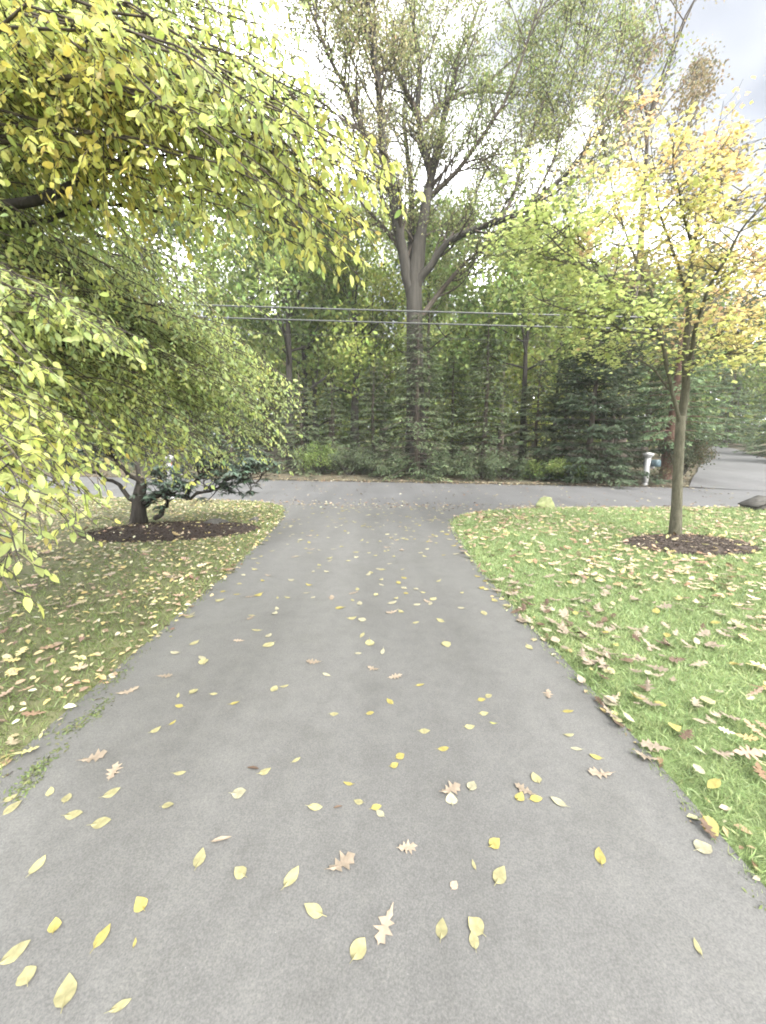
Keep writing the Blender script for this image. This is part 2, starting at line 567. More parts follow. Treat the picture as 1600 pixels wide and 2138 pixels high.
# street and driveway
near_all = np.vstack([edge_L[::-1], edge_R])
street_near = [p for p in NEAR_L[::-1]] + [(-2.95, 9.58), (-1.5, 9.35), (0, 9.1), (1.6, 8.95)] + [(3.33, 8.70)] + NEAR_R
street_near = np.array(street_near, float)
sp = np.vstack([street_near + np.array([0, -0.35]) * 0.6, far_line[::-1] + np.array([0, 0.15])])
def grid_in(poly, step, lo, hi, jitter=0.3):
    gx, gy = np.meshgrid(np.arange(lo[0], hi[0], step), np.arange(lo[1], hi[1], step))
    p = np.column_stack([gx.ravel(), gy.ravel()]) + rng.uniform(-jitter, jitter, (gx.size, 2)) * step
    return p[inside(poly, p)]
sheet('street', sp, grid_in(sp, 1.5, (-30, 5), (30, 24)), lambda v: np.full(len(v), -0.004), M['street'], kind='structure')
dl = edge_L[:np.argmin(np.hypot(edge_L[:, 0] + 2.95, edge_L[:, 1] - 9.58)) + 1]
dr = edge_R[:np.argmin(np.hypot(edge_R[:, 0] - 3.33, edge_R[:, 1] - 8.70)) + 1]
dp = np.vstack([dl + np.array([-0.05, 0]), np.array([(-1.5, 9.42), (0, 9.16), (1.6, 8.98)]), (dr + np.array([0.05, 0]))[::-1]])
def drive_z(v):
    return np.array([0.004 + 0.006 * fbm(x, y, 0.5, 4.0) for x, y in v])
sheet('driveway', dp, grid_in(dp, 0.4, (-3, -14), (4, 10)), lambda v: np.full(len(v), 0.004), M['asphalt'], kind='structure')

# lawns
MULCH_R = (G(1415, 1143)[0] + 0.02, 5.33, 0.86, 0.46)      # centre x, y, radii
MULCH_R = (4.42, 5.42, 0.92, 0.50)
def lawn_height(pts, line):
    d = dist_line(line, pts)
    s = np.clip(d / 0.16, 0, 1)
    s = s * s * (3 - 2 * s)
    und = vfbm(pts, 0.35, 1.0) * 0.03 + vfbm(pts, 2.2, 2.0) * 0.008
    return -0.012 + s * (0.04 + und)

polyR = np.vstack([edge_R, [(80, -14)]])
polyL = np.vstack([edge_L, [(-60, -14)]])
inR = np.vstack([grid_in(polyR, 0.30, (0, -3), (12, 10)), grid_in(polyR, 2.5, (12, -14), (60, 9))])
inL = np.vstack([grid_in(polyL, 0.30, (-12, -2), (-1, 12)), grid_in(polyL, 2.5, (-60, -14), (-12, 20))])
def off_line(line, o):
    t = nrm(np.gradient(line, axis=0))
    return line + np.column_stack([t[:, 1], -t[:, 0]]) * o
for o in (0.06, 0.16):
    a = off_line(edge_R, o)
    inR = np.vstack([inR, a[inside(polyR, a)]])
    a = off_line(edge_L, -o)
    inL = np.vstack([inL, a[inside(polyL, a)]])
sheet('right_lawn', polyR, inR, lambda v: lawn_height(v, edge_R), M['lawn'], kind='structure')
sheet('left_lawn', polyL, inL, lambda v: lawn_height(v, edge_L), M['thin_lawn'], kind='structure')

# wooded ground across the street, rising gently
def wood_h(pts):
    pts = np.atleast_2d(pts)[:, :2]
    d = dist_line(far_line, pts)
    und = vfbm(pts, 0.12, 7.0)
    return 0.02 + 0.036 * np.clip(d, 0, 60) + und * 0.10 * np.clip(d / 4, 0, 1)
fp = np.vstack([far_line, [(80, 120), (-60, 120)]])
inF = np.vstack([grid_in(fp, 1.6, (-40, 8), (50, 50)), grid_in(fp, 8, (-60, 30), (80, 118))])
sheet('wooded_ground', fp, inF, wood_h, M['litter_floor'], kind='structure')

# neighbour's driveway climbing away on the right
ND = smooth_line([(12.9, 11.5), (14.4, 13.8), (17.0, 17.6), (21.2, 23.2), (26.4, 30.2), (31.0, 37.5), (33.5, 48)], 0.6)
NDW = np.interp(np.linspace(0, 1, len(ND)), [0, 0.12, 0.3, 1.0], [2.9, 2.2, 1.6, 1.4])
tn = nrm(np.gradient(ND, axis=0))
sd = np.column_stack([-tn[:, 1], tn[:, 0]])
m = MB()
L_ = ND + sd * NDW[:, None]; R_ = ND - sd * NDW[:, None]
rows = []
for k in np.linspace(0, 1, 5):
    q = L_ * (1 - k) + R_ * k
    z = np.where(inside(fp, q), wood_h(q) + 0.07 * np.clip(dist_line(far_line, q), 0.08, 1), 0.004)
    rows.append(np.column_stack([q, z]))
rows = np.array(rows)           # 5 x n x 3
n_ = len(ND)
idx = np.arange(5 * n_).reshape(5, n_)
q = np.stack([idx[:-1, :-1], idx[1:, :-1], idx[1:, 1:], idx[:-1, 1:]], -1).reshape(-1, 4)
m.add(rows.reshape(-1, 3), [q])
m.build('neighbour_driveway', M['street'], smooth=True, kind='structure')
nd_poly = np.vstack([L_, R_[::-1]])

# mulch beds ------------------------------------------------------
def mulch_bed(name, cx, cy, rx, ry, h, mat, line, rot=0.0, sharp=0.0):
    m = MB()
    nr, na = 9, 48
    v = []
    for i in range(nr + 1):
        r = i / nr
        for j in range(na):
            a = 2 * math.pi * j / na
            k = 1 + 0.06 * mnoise.noise((math.cos(a) * 2 + cx, math.sin(a) * 2 + cy, 5.0))
            x = math.cos(a) * rx * r * k
            y = math.sin(a) * ry * r * k
            if sharp and math.cos(a) > 0:
                x *= 1 + sharp * math.cos(a) ** 6
            X = cx + x * math.cos(rot) - y * math.sin(rot)
            Y = cy + x * math.sin(rot) + y * math.cos(rot)
            v.append((X, Y, r))
    v = np.array(v)
    base = lawn_height(v[:, :2], line)
    z = base + h * (1 - v[:, 2] ** 2.2) - 0.02 * (v[:, 2] > 0.97) + 0.006
    z += np.array([0.02 * fbm(x, y, 5.0, 3.0) for x, y in v[:, :2]]) * (1 - v[:, 2])
    pts = np.column_stack([v[:, :2], z])
    i = np.arange(nr)[:, None] * na
    j = np.arange(na)[None, :]
    q = np.stack([i + j, i + na + j, i + na + (j + 1) % na, i + (j + 1) % na], -1).reshape(-1, 4)
    m.add(pts, [q[:, :]])
    o = m.build(name, mat, smooth=True, kind='structure')
    return pts

def bed_z(cx, cy, rx, ry, h, pts, line, rot=0.0):
    d = pts - np.array([cx, cy])
    x = d[:, 0] * math.cos(rot) + d[:, 1] * math.sin(rot)
    y = -d[:, 0] * math.sin(rot) + d[:, 1] * math.cos(rot)
    r = np.sqrt((x / rx) ** 2 + (y / ry) ** 2)
    return r, lawn_height(pts, line) + h * np.clip(1 - np.clip(r, 0, 1) ** 2.2, 0, 1) + 0.006

BED_R = (4.45, 5.42, 0.90, 0.55, 0.10)
BED_L = (-3.55, 6.30, 1.38, 0.78, 0.07)
mulch_bed('maple_mulch_bed', *BED_R, M['mulch'], edge_R)
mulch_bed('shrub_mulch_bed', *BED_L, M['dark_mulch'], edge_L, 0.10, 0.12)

def chips(name, bed, n, cols, line, rot=0.0, size=(0.02, 0.06)):
    cx, cy, rx, ry, h = bed
    r = np.sqrt(rng.uniform(0, 1, n)) * 1.02
    a = rng.uniform(0, 2 * math.pi, n)
    x, y = r * rx * np.cos(a), r * ry * np.sin(a)
    p = np.column_stack([cx + x * math.cos(rot) - y * math.sin(rot), cy + x * math.sin(rot) + y * math.cos(rot)])
    _, z = bed_z(cx, cy, rx, ry, h, p, line, rot)
    P = np.column_stack([p, z + 0.006])
    D = np.column_stack([rng.normal(0, 1, (n, 2)), rng.normal(0, 0.25, n)])
    N = np.column_stack([rng.normal(0, 0.5, (n, 2)), np.ones(n)])
    C = np.array(cols)[rng.integers(0, len(cols), n)] * rng.uniform(0.6, 1.35, (n, 1))
    mb = MB()
    place_leaves(mb, tpl_rhomb(0.12, 0.05), P, D, N, rng.uniform(*size, n), C)
    return mb.build(name, M['chip'], colors=True, kind='stuff', label='loose wood mulch chips on the bed', category='mulch')
o = chips('mulch_chips', BED_R, 6000, [(0.062, 0.049, 0.040), (0.088, 0.071, 0.060), (0.038, 0.030, 0.024)], edge_R)
o['label'] = 'loose brown bark chips mounded round the young maple'
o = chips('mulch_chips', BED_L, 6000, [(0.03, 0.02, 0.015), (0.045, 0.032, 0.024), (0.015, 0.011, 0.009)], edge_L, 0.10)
o['label'] = 'loose dark bark chips beneath the rhododendron'

# ------------------------------------------------------------------ tree growing
def grow(r, p, d, L, rad, lvl, maxlvl, br, tips, up=0.12, wander=0.22, ratio=0.62, nch=(3, 5), spread=0.85, nseg=5, start=0.3):
    pts, rads = [np.array(p, float)], [rad]
    d = nrm(d)
    pos_ = np.array(p, float)
    for i in range(nseg):
        d = nrm(d + r.normal(0, wander, 3) * 0.6 + np.array([0, 0, up]))
        pos_ = pos_ + d * L / nseg
        pts.append(pos_.copy())
        rads.append(rad * (1 - 0.75 * (i + 1) / nseg))
    pts = np.array(pts)
    br.append((pts, np.array(rads), lvl))
    if lvl >= maxlvl:
        tips.append(pts)
        return
    n = r.integers(nch[0], nch[1] + 1)
    for k in range(n):
        t = start + (1 - start) * (k + r.uniform(0.2, 0.9)) / n
        i = min(int(t * nseg), nseg - 1)
        f = t * nseg - i
        q = pts[i] * (1 - f) + pts[i + 1] * f
        tang = nrm(pts[i + 1] - pts[i])
        s = r.normal(0, 1, 3)
        s = nrm(s - tang * np.dot(s, tang))
        nd_ = nrm(tang * (1 - 0.35 * spread) + s * spread)
        grow(r, q, nd_, L * ratio * r.uniform(0.75, 1.2) * (1.05 - 0.35 * t), rads[i] * 0.6, lvl + 1, maxlvl, br, tips, up, wander, ratio, nch, spread, nseg, start)
    tips.append(pts[-2:])

def scatter_tips(r, tips, per, rad, flat=0.75):
    P = []
    for pts in tips:
        n = max(1, int(r.poisson(per)))
        t = r.uniform(0.15, 1.05, n) * (len(pts) - 1)
        i = np.clip(t.astype(int), 0, len(pts) - 2)
        f = (t - i)[:, None]
        q = pts[i] * (1 - f) + pts[i + 1] * f
        P.append(q + r.normal(0, 1, (n, 3)) * rad * np.array([1, 1, flat]))
    return np.concatenate(P)

def foliage(r, name, P, cols, size, parent, mat, tpl=T_RH, droop=0.4, cvar=0.18, patch=0.35, **props):
    """cols: list of colours blended by a slow noise so clumps differ"""
    n = len(P)
    D = r.normal(0, 1, (n, 3)); D[:, 2] -= droop
    N = r.normal(0, 0.7, (n, 3)); N[:, 2] += 0.7
    cols = np.array(cols, float)
    t = vnoise(P * patch * 1.3) * 0.55 + 0.5 + r.normal(0, 0.22, n)
    t = np.clip(t, 0, 0.999) * (len(cols) - 1)
    i = t.astype(int)
    f = (t - i)[:, None]
    C = cols[i] * (1 - f) + cols[np.minimum(i + 1, len(cols) - 1)] * f
    C = jit(C, n, cvar, r)
    mb = MB()
    place_leaves(mb, tpl, P, D, N, r.uniform(size[0], size[1], n), C)
    return mb.build(name, mat, parent, colors=True, kind='stuff', **props)

def ground_z(x, y):
    p = np.array([[x, y]])
    if inside(fp, p)[0]:
        return float(wood_h(p)[0])
    return 0.03

def tree(name, label, x, y, height, trunk_r, crown_lo, crown_r, cols, bark, seed, per=26, leaf=(0.13, 0.24), crad=0.5, nl=9, category='tree', group=None, lean=(0, 0), maxlvl=2, up=0.10, trunk_h=0.75):
    r = np.random.default_rng(seed)
    z0 = ground_z(x, y) - 0.1
    root = thing(name, label, category, (x, y, z0), group)
    b = np.array([x, y, z0])
    hs = np.linspace(0, height * trunk_h, 9)
    wob = np.cumsum(r.normal(0, 0.05, (9, 2)), axis=0) * height / 12
    pts = np.column_stack([b[0] + wob[:, 0] + lean[0] * hs, b[1] + wob[:, 1] + lean[1] * hs, b[2] + hs])
    rads = trunk_r * np.interp(hs / hs[-1], [0, 0.06, 0.3, 1], [1.35, 1.05, 0.85, 0.25])
    tm = MB(); tm.tube(pts, rads, 10)
    tm.build('trunk', M[bark], root, smooth=True)
    br, tips = [], []
    for k in range(nl):
        h = crown_lo + (height * trunk_h - crown_lo) * (k + r.uniform(0, 0.9)) / nl
        i = np.clip(np.searchsorted(hs, h) - 1, 0, 7)
        f = (h - hs[i]) / (hs[i + 1] - hs[i])
        p = pts[i] * (1 - f) + pts[i + 1] * f
        a = k * 2.4 + r.uniform(-0.5, 0.5)
        frac = (h - crown_lo) / max(height - crown_lo, 0.1)
        L = crown_r * (0.75 + 0.35 * math.sin(math.pi * min(1, frac * 1.1 + 0.15))) * r.uniform(0.75, 1.1)
        d = np.array([math.cos(a), math.sin(a), 0.15 + 0.9 * frac])
        grow(r, p, d, L, rads[i] * 0.5, 1, maxlvl + 1, br, tips, up)
    for k in range(3):
        grow(r, pts[-1], np.array([r.normal(0, 0.4), r.normal(0, 0.4), 1.0]), (height * (1 - trunk_h)), rads[-1], 1, maxlvl + 1, br, tips, up)
    cur = None
    for p, rr, l in br:
        if l == 1:
            if cur is not None:
                cur.build('limb', M[bark], root, smooth=True, kind='stuff')
            cur = MB()
        sel = [0, 1, 2, 3, 4, 5] if l == 1 else [0, 2, 5]
        cur.tube(p[sel], np.maximum(rr, 0.012)[sel], 5 if l < 2 else 3, cap=False)
    cur.build('limb', M[bark], root, smooth=True, kind='stuff')
    P = scatter_tips(r, tips, per, crad)
    foliage(r, 'foliage', P, cols, leaf, root, M['far_leaf'])
    return root

# ------------------------------------------------------------------ woods behind the street
YG = [(0.14, 0.19, 0.045), (0.23, 0.285, 0.07), (0.33, 0.36, 0.10)]       # yellow green
MG = [(0.085, 0.13, 0.038), (0.145, 0.20, 0.058), (0.21, 0.26, 0.085)]     # mid green
OL = [(0.10, 0.115, 0.05), (0.16, 0.17, 0.075), (0.22, 0.20, 0.10)]      # olive
BR = [(0.12, 0.115, 0.065), (0.18, 0.15, 0.085), (0.24, 0.18, 0.095)]         # tan
OR = [(0.20, 0.17, 0.05), (0.34, 0.23, 0.06), (0.42, 0.24, 0.07)]

WG = 'broadleaf trees of the wood across the street'
specs = [
    # px, Y, height, trunk radius, crown start, crown radius, palette, bark, label
    (-30, 21, 17, 0.42, 3.5, 4.5, MG, 'bark_grey', 'thick grey trunked tree at far left across the street'),
    (150, 27, 19, 0.30, 3.0, 4.6, YG, 'bark_brown', 'tall yellow green tree behind the left hanging boughs'),
    (330, 24, 16, 0.26, 2.5, 4.2, MG, 'bark_dark', 'mid green tree across the street behind the rhododendron'),
    (470, 31, 19, 0.32, 3.0, 4.8, YG, 'bark_brown', 'pale green tree in the wood left of centre'),
    (605, 20.5, 13, 0.24, 3.2, 3.6, MG, 'bark_dark', 'dark trunked green tree left of the leaning forked trunk'),
    (738, 22, 11, 0.28, 3.4, 3.2, YG, 'bark_dark', 'dark leaning forest tree just left of the giant bare tree'),
    (690, 33, 18, 0.26, 2.2, 4.2, YG, 'bark_brown', 'yellow green tree deep in the wood left of the giant tree'),
    (960, 30, 17, 0.25, 2.0, 4.4, MG, 'bark_brown', 'green tree deep in the wood right of the giant tree'),
    (1083, 17.0, 9.5, 0.17, 4.2, 2.5, MG, 'bark_dark', 'slim dark trunked tree among the hemlocks right of centre'),
    (1155, 21, 9.0, 0.13, 2.6, 2.6, YG, 'bark_dark', 'thin young yellow green tree between slim tree and spruce'),
    (1190, 36, 15.5, 0.3, 2.4, 4.8, OL, 'bark_brown', 'olive tree deep in the wood left of the young maple'),
    (1295, 24, 24.5, 0.30, 11.0, 3.6, BR, 'bark_brown', 'tall tan topped tree far behind the young maple'),
    (1420, 34, 15, 0.3, 3.0, 4.4, OL, 'bark_brown', 'olive green tree directly behind the young maple crown'),
    (1650, 29, 25.5, 0.34, 10.0, 5.0, BR, 'bark_brown', 'tall brownish topped tree in the far right corner'),
    (1530, 47, 15, 0.3, 1.5, 5.5, MG, 'bark_brown', 'green tree at the top of the neighbour driveway'),
    (60, 34, 20, 0.3, 2.5, 5.2, YG, 'bark_brown', 'pale tree deep in the wood behind the left boughs'),
    (250, 38, 23, 0.3, 3.0, 5.6, MG, 'bark_brown', 'tall green tree deep in the wood left of the pale one'),
    (400, 29, 17, 0.26, 1.8, 4.6, YG, 'bark_brown', 'yellow green tree in the wood above the left mailbox'),
    (560, 36, 24, 0.3, 2.5, 5.4, MG, 'bark_brown', 'tall green tree far back left of centre'),
    (640, 26, 14, 0.24, 1.8, 4.2, MG, 'bark_dark', 'leafy green tree between the left hemlocks and the deep wood'),
    (800, 38, 21, 0.28, 1.8, 5.2, YG, 'bark_brown', 'yellow green tree directly behind the giant trunk'),
    (885, 25, 13, 0.2, 1.5, 3.6, MG, 'bark_brown', 'mid green understorey tree right behind the giant trunk'),
    (1050, 27, 13, 0.22, 1.5, 4.2, YG, 'bark_brown', 'light green tree behind the slim dark trunk'),
    (1120, 42, 19, 0.28, 2.0, 5.4, MG, 'bark_brown', 'green tree far back left of the olive one'),
    (1265, 28, 11.5, 0.22, 1.5, 4.0, OL, 'bark_brown', 'olive tree behind the dense dark spruce'),
    (1350, 26, 9.5, 0.2, 1.5, 3.4, MG, 'bark_brown', 'low green tree behind the cedar'),
    (655, 25, 18, 0.2, 5.0, 3.4, MG, 'bark_dark', 'tall slim leafy tree left of the giant tree'),
    (1690, 31, 20, 0.3, 3.0, 5.0, MG, 'bark_brown', 'tall green tree right of the neighbour driveway'),
]
for i, (px, Y, h, tr, lo, cr, pal, bark, lab) in enumerate(specs):
    x = (px - 800) / FPX * Y * 0.98
    tree('forest_tree', lab, x, Y, h, tr, lo, cr, pal, bark, 100 + i, per=45 if pal is BR else 23, group=WG, crad=0.30 if pal is BR else 0.48, leaf=(0.11, 0.21) if pal is BR else (0.15, 0.29) if Y < 25 else (0.23, 0.42))

# far mass of foliage that closes the wood
r = np.random.default_rng(5)
n = 80000
ang = r.uniform(-0.95, 0.95, n)
dist = r.uniform(44, 62, n)
x = np.tan(ang) * dist * 0.98
z = r.uniform(0, 1, n) ** 1.1 * (14.0 + 4.0 * np.array([mnoise.noise((a * 9, 0.3, 2.0)) for a in ang]))
P = np.column_stack([x, dist, z])
keep = vnoise(P * np.array([0.25, 0.25, 0.34])) > -0.6
P = P[keep]
P[:, 2] += wood_h(P) + 0.1
dw = foliage(r, 'distant_woods', P, [(0.07, 0.10, 0.03), (0.13, 0.17, 0.04), (0.24, 0.27, 0.07)], (0.55, 1.1), None, M['far_leaf'], patch=0.15)
dw['label'] = 'far mass of yellow green woodland foliage'
dw['category'] = 'woods'

# ------------------------------------------------------------------ giant tree with bare spreading limbs
def limb_tree():
    r = np.random.default_rng(77)
    Y0 = 17.3
    bx = W(868, 1000, Y0)[0]
    z0 = ground_z(bx, Y0) - 0.1
    root = thing('giant_tree', 'giant grey trunked tree with spreading bare limbs and thin leaves, centre', 'tree', (bx, Y0, z0))
    tm = MB()
    tp = [np.array([bx, Y0, z0])] + [W(px, py, Y0) for px, py in ((868, 900), (867, 780), (866, 680), (865, 610), (866, 565), (872, 525), (880, 480), (889, 435), (897, 395))]
    tm.tube(tp, [0.56, 0.42, 0.365, 0.34, 0.325, 0.30, 0.26, 0.225, 0.19, 0.12], 14)
    tm.build('trunk', M['bark_grey'], root, smooth=True)
    limbs = [
        # (px,py,Y) list, base radius, tip radius
        ([(860, 620, 17.3), (850, 565, 17.2), (837, 490, 17.0), (822, 420, 16.7), (803, 335, 16.4), (797, 240, 16.0), (785, 150, 15.7), (772, 60, 15.4), (765, -60, 15.2)], 0.30, 0.06),
        ([(868, 610, 17.3), (875, 540, 17.35), (884, 470, 17.4), (896, 400, 17.5), (898, 360, 17.5), (888, 310, 17.5), (878, 262, 17.5), (872, 200, 17.4), (878, 120, 17.3), (866, 40, 17.2), (840, -80, 17.0)], 0.27, 0.05),
        ([(879, 265, 17.5), (858, 215, 17.2), (835, 165, 16.9), (805, 130, 16.6), (772, 85, 16.3), (735, 55, 16.0), (690, 0, 15.7)], 0.12, 0.03),
        ([(884, 258, 17.5), (910, 225, 17.8), (945, 202, 18.2), (985, 188, 18.6), (1040, 188, 19.1), (1110, 200, 19.7)], 0.12, 0.025),
        ([(900, 375, 17.5), (918, 320, 17.8), (925, 255, 18.1), (940, 190, 18.4), (958, 120, 18.7), (985, 50, 19.0), (1020, -40, 19.3)], 0.19, 0.04),
        ([(868, 625, 17.3), (880, 580, 17.15), (902, 545, 17.0), (935, 505, 16.7), (985, 482, 16.3), (1045, 463, 15.9), (1110, 425, 15.5), (1170, 380, 15.2), (1220, 320, 15.0), (1262, 255, 14.8)], 0.22, 0.03),
        ([(880, 660, 17.3), (915, 610, 17.8), (960, 560, 18.3), (1010, 520, 18.8), (1075, 480, 19.4), (1150, 440, 20.0)], 0.14, 0.03),
        ([(862, 560, 17.3), (858, 490, 17.9), (860, 420, 18.5), (855, 330, 19.2), (842, 250, 19.8), (850, 150, 20.5), (838, 40, 21.0)], 0.20, 0.04),
        ([(806, 345, 16.4), (775, 300, 16.1), (745, 240, 15.8), (725, 190, 15.6), (700, 130, 15.3), (660, 60, 15.0), (630, -30, 14.8)], 0.13, 0.03),
        ([(893, 420, 17.5), (930, 380, 17.1), (975, 330, 16.7), (1020, 270, 16.3), (1060, 200, 16.0), (1095, 110, 15.7), (1130, 10, 15.5)], 0.13, 0.03),
        ([(1045, 463, 15.9), (1075, 400, 16.2), (1100, 310, 16.6), (1130, 220, 17.0), (1165, 120, 17.4), (1190, 40, 17.7)], 0.085, 0.02),
        ([(1110, 425, 15.5), (1150, 350, 15.9), (1175, 270, 16.3), (1205, 190, 16.7), (1225, 120, 17.0)], 0.065, 0.02),
        ([(1010, 187, 18.8), (1060, 130, 19.1), (1120, 85, 19.5), (1190, 50, 19.9), (1240, 60, 20.2)], 0.075, 0.02),
        ([(935, 505, 16.7), (985, 420, 17.2), (1020, 350, 17.8), (1050, 290, 18.4), (1100, 240, 19.0)], 0.075, 0.02),
        ([(840, 520, 17.1), (800, 470, 17.6), (755, 430, 18.1), (715, 370, 18.7), (690, 300, 19.2)], 0.10, 0.02),
    ]
    br, tips = [], []
    for pts_, r0, r1 in limbs:
        key = np.array([W(*p) for p in pts_])
        # subdivide with a little wander
        t = np.linspace(0, len(key) - 1, len(key) * 3)
        pl = np.column_stack([np.interp(t, np.arange(len(key)), key[:, k]) for k in range(3)])
        pl[1:-1] += r.normal(0, 0.05, (len(pl) - 2, 3))
        pl[1:-1] = (pl[:-2] + 2 * pl[1:-1] + pl[2:]) / 4
        rr = np.linspace(r0 * 0.82, r1, len(pl))
        bm_ = MB(); bm_.tube(pl, rr, 9)
        bm_.build('limb', M['bark_grey'] if r0 > 0.15 else M['bark_brown'], root, smooth=True)
        n = len(pl)
        for k in range(4 if r0 > 0.15 else 3, n, 1):
            for rep in range(2):
                if r.uniform() < 0.62:
                    tang = nrm(pl[min(k + 1, n - 1)] - pl[k - 1])
                    s = r.normal(0, 1, 3); s = nrm(s - tang * np.dot(s, tang))
                    d = nrm(tang * 0.7 + s * 0.8 + np.array([0, 0, 0.15]))
                    L = r.uniform(1.3, 2.6) * (0.75 + 0.4 * k / n)
                    grow(r, pl[k], d, L, rr[k] * 0.32 + 0.012, 1, 3, br, tips, 0.08, 0.3, 0.6, (3, 4), 0.8)
        grow(r, pl[-1], pl[-1] - pl[-2], 2.6, r1, 1, 3, br, tips, 0.1, 0.3, 0.62, (3, 5), 0.8)
    tw = MB()
    for p, rr, l in br:
        sel = [0, 1, 2, 3, 4, 5] if l == 1 else [0, 3, 5]
        tw.tube(p[sel], np.maximum(rr, 0.009)[sel], 4 if l == 1 else 3, cap=False)
    tw.build('twigs', M['bark_brown'], root, smooth=True, kind='stuff')
    P = scatter_tips(r, tips, 12.5, 0.24)
    foliage(r, 'foliage', P, [(0.15, 0.19, 0.07), (0.20, 0.24, 0.09), (0.25, 0.265, 0.11), (0.28, 0.255, 0.135)], (0.065, 0.125), root, M['far_leaf'], patch=0.25)
limb_tree()

# ------------------------------------------------------------------ evergreens across the street
DENS = 1.0
def conifer(name, label, x, y, h, R, seed, cols, bark='bark_brown', bare=0.25, dense=1.0, droop=0.35, spray=(0.16, 0.30), upt=0.0, trunk_r=None, group='evergreens along the far side of the street', power=0.9, whorl=0.26, nbr=(5, 8)):
    r = np.random.default_rng(seed)
    z0 = ground_z(x, y) - 0.08
    root = thing(name, label, 'evergreen tree', (x, y, z0), group)
    tr = trunk_r or h * 0.018
    hs = np.linspace(0, h, 8)
    pts = np.column_stack([x + np.cumsum(r.normal(0, 0.02, 8)), y + np.cumsum(r.normal(0, 0.02, 8)), z0 + hs])
    m = MB(); m.tube(pts, tr * np.linspace(1.25, 0.12, 8), 8)
    m.build('trunk', M[bark], root, smooth=True)
    bm_ = MB()
    P, D, N, S = [], [], [], []
    z = bare
    while z < h * 0.985:
        f = z / h
        nb = r.integers(nbr[0], nbr[1])
        a0 = r.uniform(0, 6.28)
        for k in range(nb):
            a = a0 + 6.283 * k / nb + r.normal(0, 0.25)
            L = R * ((1 - f) ** power) * r.uniform(0.62, 1.15) + 0.12
            d = np.array([math.cos(a), math.sin(a)])
            ns = max(4, int(L / 0.22))
            t = np.linspace(0, 1, ns + 1)
            px_ = np.interp(z, hs, pts[:, 0]); py_ = np.interp(z, hs, pts[:, 1])
            sag = -droop * L * (t ** 1.5) + upt * L * t ** 2 + (0.10 + 0.35 * f) * L * t
            side = np.array([-d[1], d[0]]) * r.normal(0, 0.08) * L
            pl = np.column_stack([px_ + d[0] * L * t + side[0] * t ** 2, py_ + d[1] * L * t + side[1] * t ** 2, z0 + z + sag])
            bm_.tube(pl, np.linspace(0.012 + 0.008 * L, 0.004, ns + 1), 3, cap=False)
            nsp = max(6, int(L * 30 * dense * DENS))
            tt = r.uniform(0.12, 1.0, nsp) ** 0.75
            q = np.column_stack([np.interp(tt, t, pl[:, c]) for c in range(3)])
            sgn = r.choice([-1, 1], nsp)
            wsp = (0.30 * L * (1.05 - tt) + 0.05) * r.uniform(0.0, 1.0, nsp) * sgn
            perp = np.array([-d[1], d[0], 0.0])
            q = q + perp * wsp[:, None] + np.column_stack([d[0] * np.abs(wsp) * 0.6, d[1] * np.abs(wsp) * 0.6, -0.25 * np.abs(wsp) + r.normal(0, 0.03, nsp)])
            P.append(q)
            D.append(np.array([d[0], d[1], -0.25]) * 0.8 + perp * (sgn * r.uniform(0.2, 1.0, nsp))[:, None] + r.normal(0, 0.22, (nsp, 3)))
            N.append(np.array([0, 0, 1.0]) + r.normal(0, 0.35, (nsp, 3)))
            S.append(r.uniform(spray[0], spray[1], nsp) * 0.74)
        z += whorl * r.uniform(0.7, 1.3)
    bm_.build('branches', M[bark], root, smooth=True, kind='stuff')
    P, D, N, S = map(np.concatenate, (P, D, N, S))
    n = len(P)
    t = np.clip(vnoise(P * np.array([1.3, 1.3, 1.9])) * 0.5 + 0.45 + r.normal(0, 0.2, n), 0, 0.999)
    cols = np.array(cols)
    i = (t * (len(cols) - 1)).astype(int)
    f = (t * (len(cols) - 1) - i)[:, None]
    C = jit(cols[i] * (1 - f) + cols[i + 1] * f, n, 0.15, r)
    mb = MB()
    place_leaves(mb, T_SPRAY, P, D, N, S, C)
    mb.build('needles', M['needle'], root, colors=True, kind='stuff')
    return n

HEM = [(0.050, 0.070, 0.036), (0.085, 0.110, 0.057), (0.130, 0.158, 0.085)]
SPR = [(0.022, 0.034, 0.019), (0.042, 0.060, 0.034), (0.075, 0.098, 0.058)]
CED = [(0.060, 0.092, 0.046), (0.098, 0.14, 0.072), (0.14, 0.19, 0.10)]
cz = [
    (632, 18.3, 4.6, 1.7, HEM, 'low dark hemlock beside the tip of the hanging boughs'),
    (700, 18.8, 4.2, 1.6, HEM, 'second hemlock from the left, low and brownish green'),
    (782, 18.0, 5.2, 1.7, HEM, 'dusky hemlock just left of the giant trunk'),
    (872, 16.3, 6.5, 2.1, HEM, 'tall hemlock standing in front of the giant trunk'),
    (945, 17.6, 5.4, 1.8, HEM, 'hemlock just right of the giant trunk'),
    (1010, 16.6, 6.6, 2.0, HEM, 'tall pointed hemlock midway between giant trunk and spruce'),
    (1120, 16.4, 4.8, 1.8, HEM, 'low feathery hemlock around the slim dark trunk'),
    (1175, 15.9, 4.9, 1.6, HEM, 'hemlock left of the dense dark spruce'),
]
for i, (px, Y, h, R, pal, lab) in enumerate(cz):
    conifer('hemlock', lab, (px - 800) / FPX * Y * 0.985, Y, h, R, 300 + i, pal, dense=1.5, whorl=0.22)
conifer('spruce', 'dense dark green spruce left of the far white mailbox', 7.9, 15.0, 6.5, 2.35, 330, SPR, dense=2.5, droop=0.45, upt=0.28, spray=(0.18, 0.32), power=0.75, nbr=(7, 10), bare=0.12)
conifer('spruce', 'tall dark spruce rising behind the red trunked cedar', 10.2, 17.6, 7.4, 2.5, 331, SPR, dense=1.7, droop=0.4, upt=0.2, power=0.75)
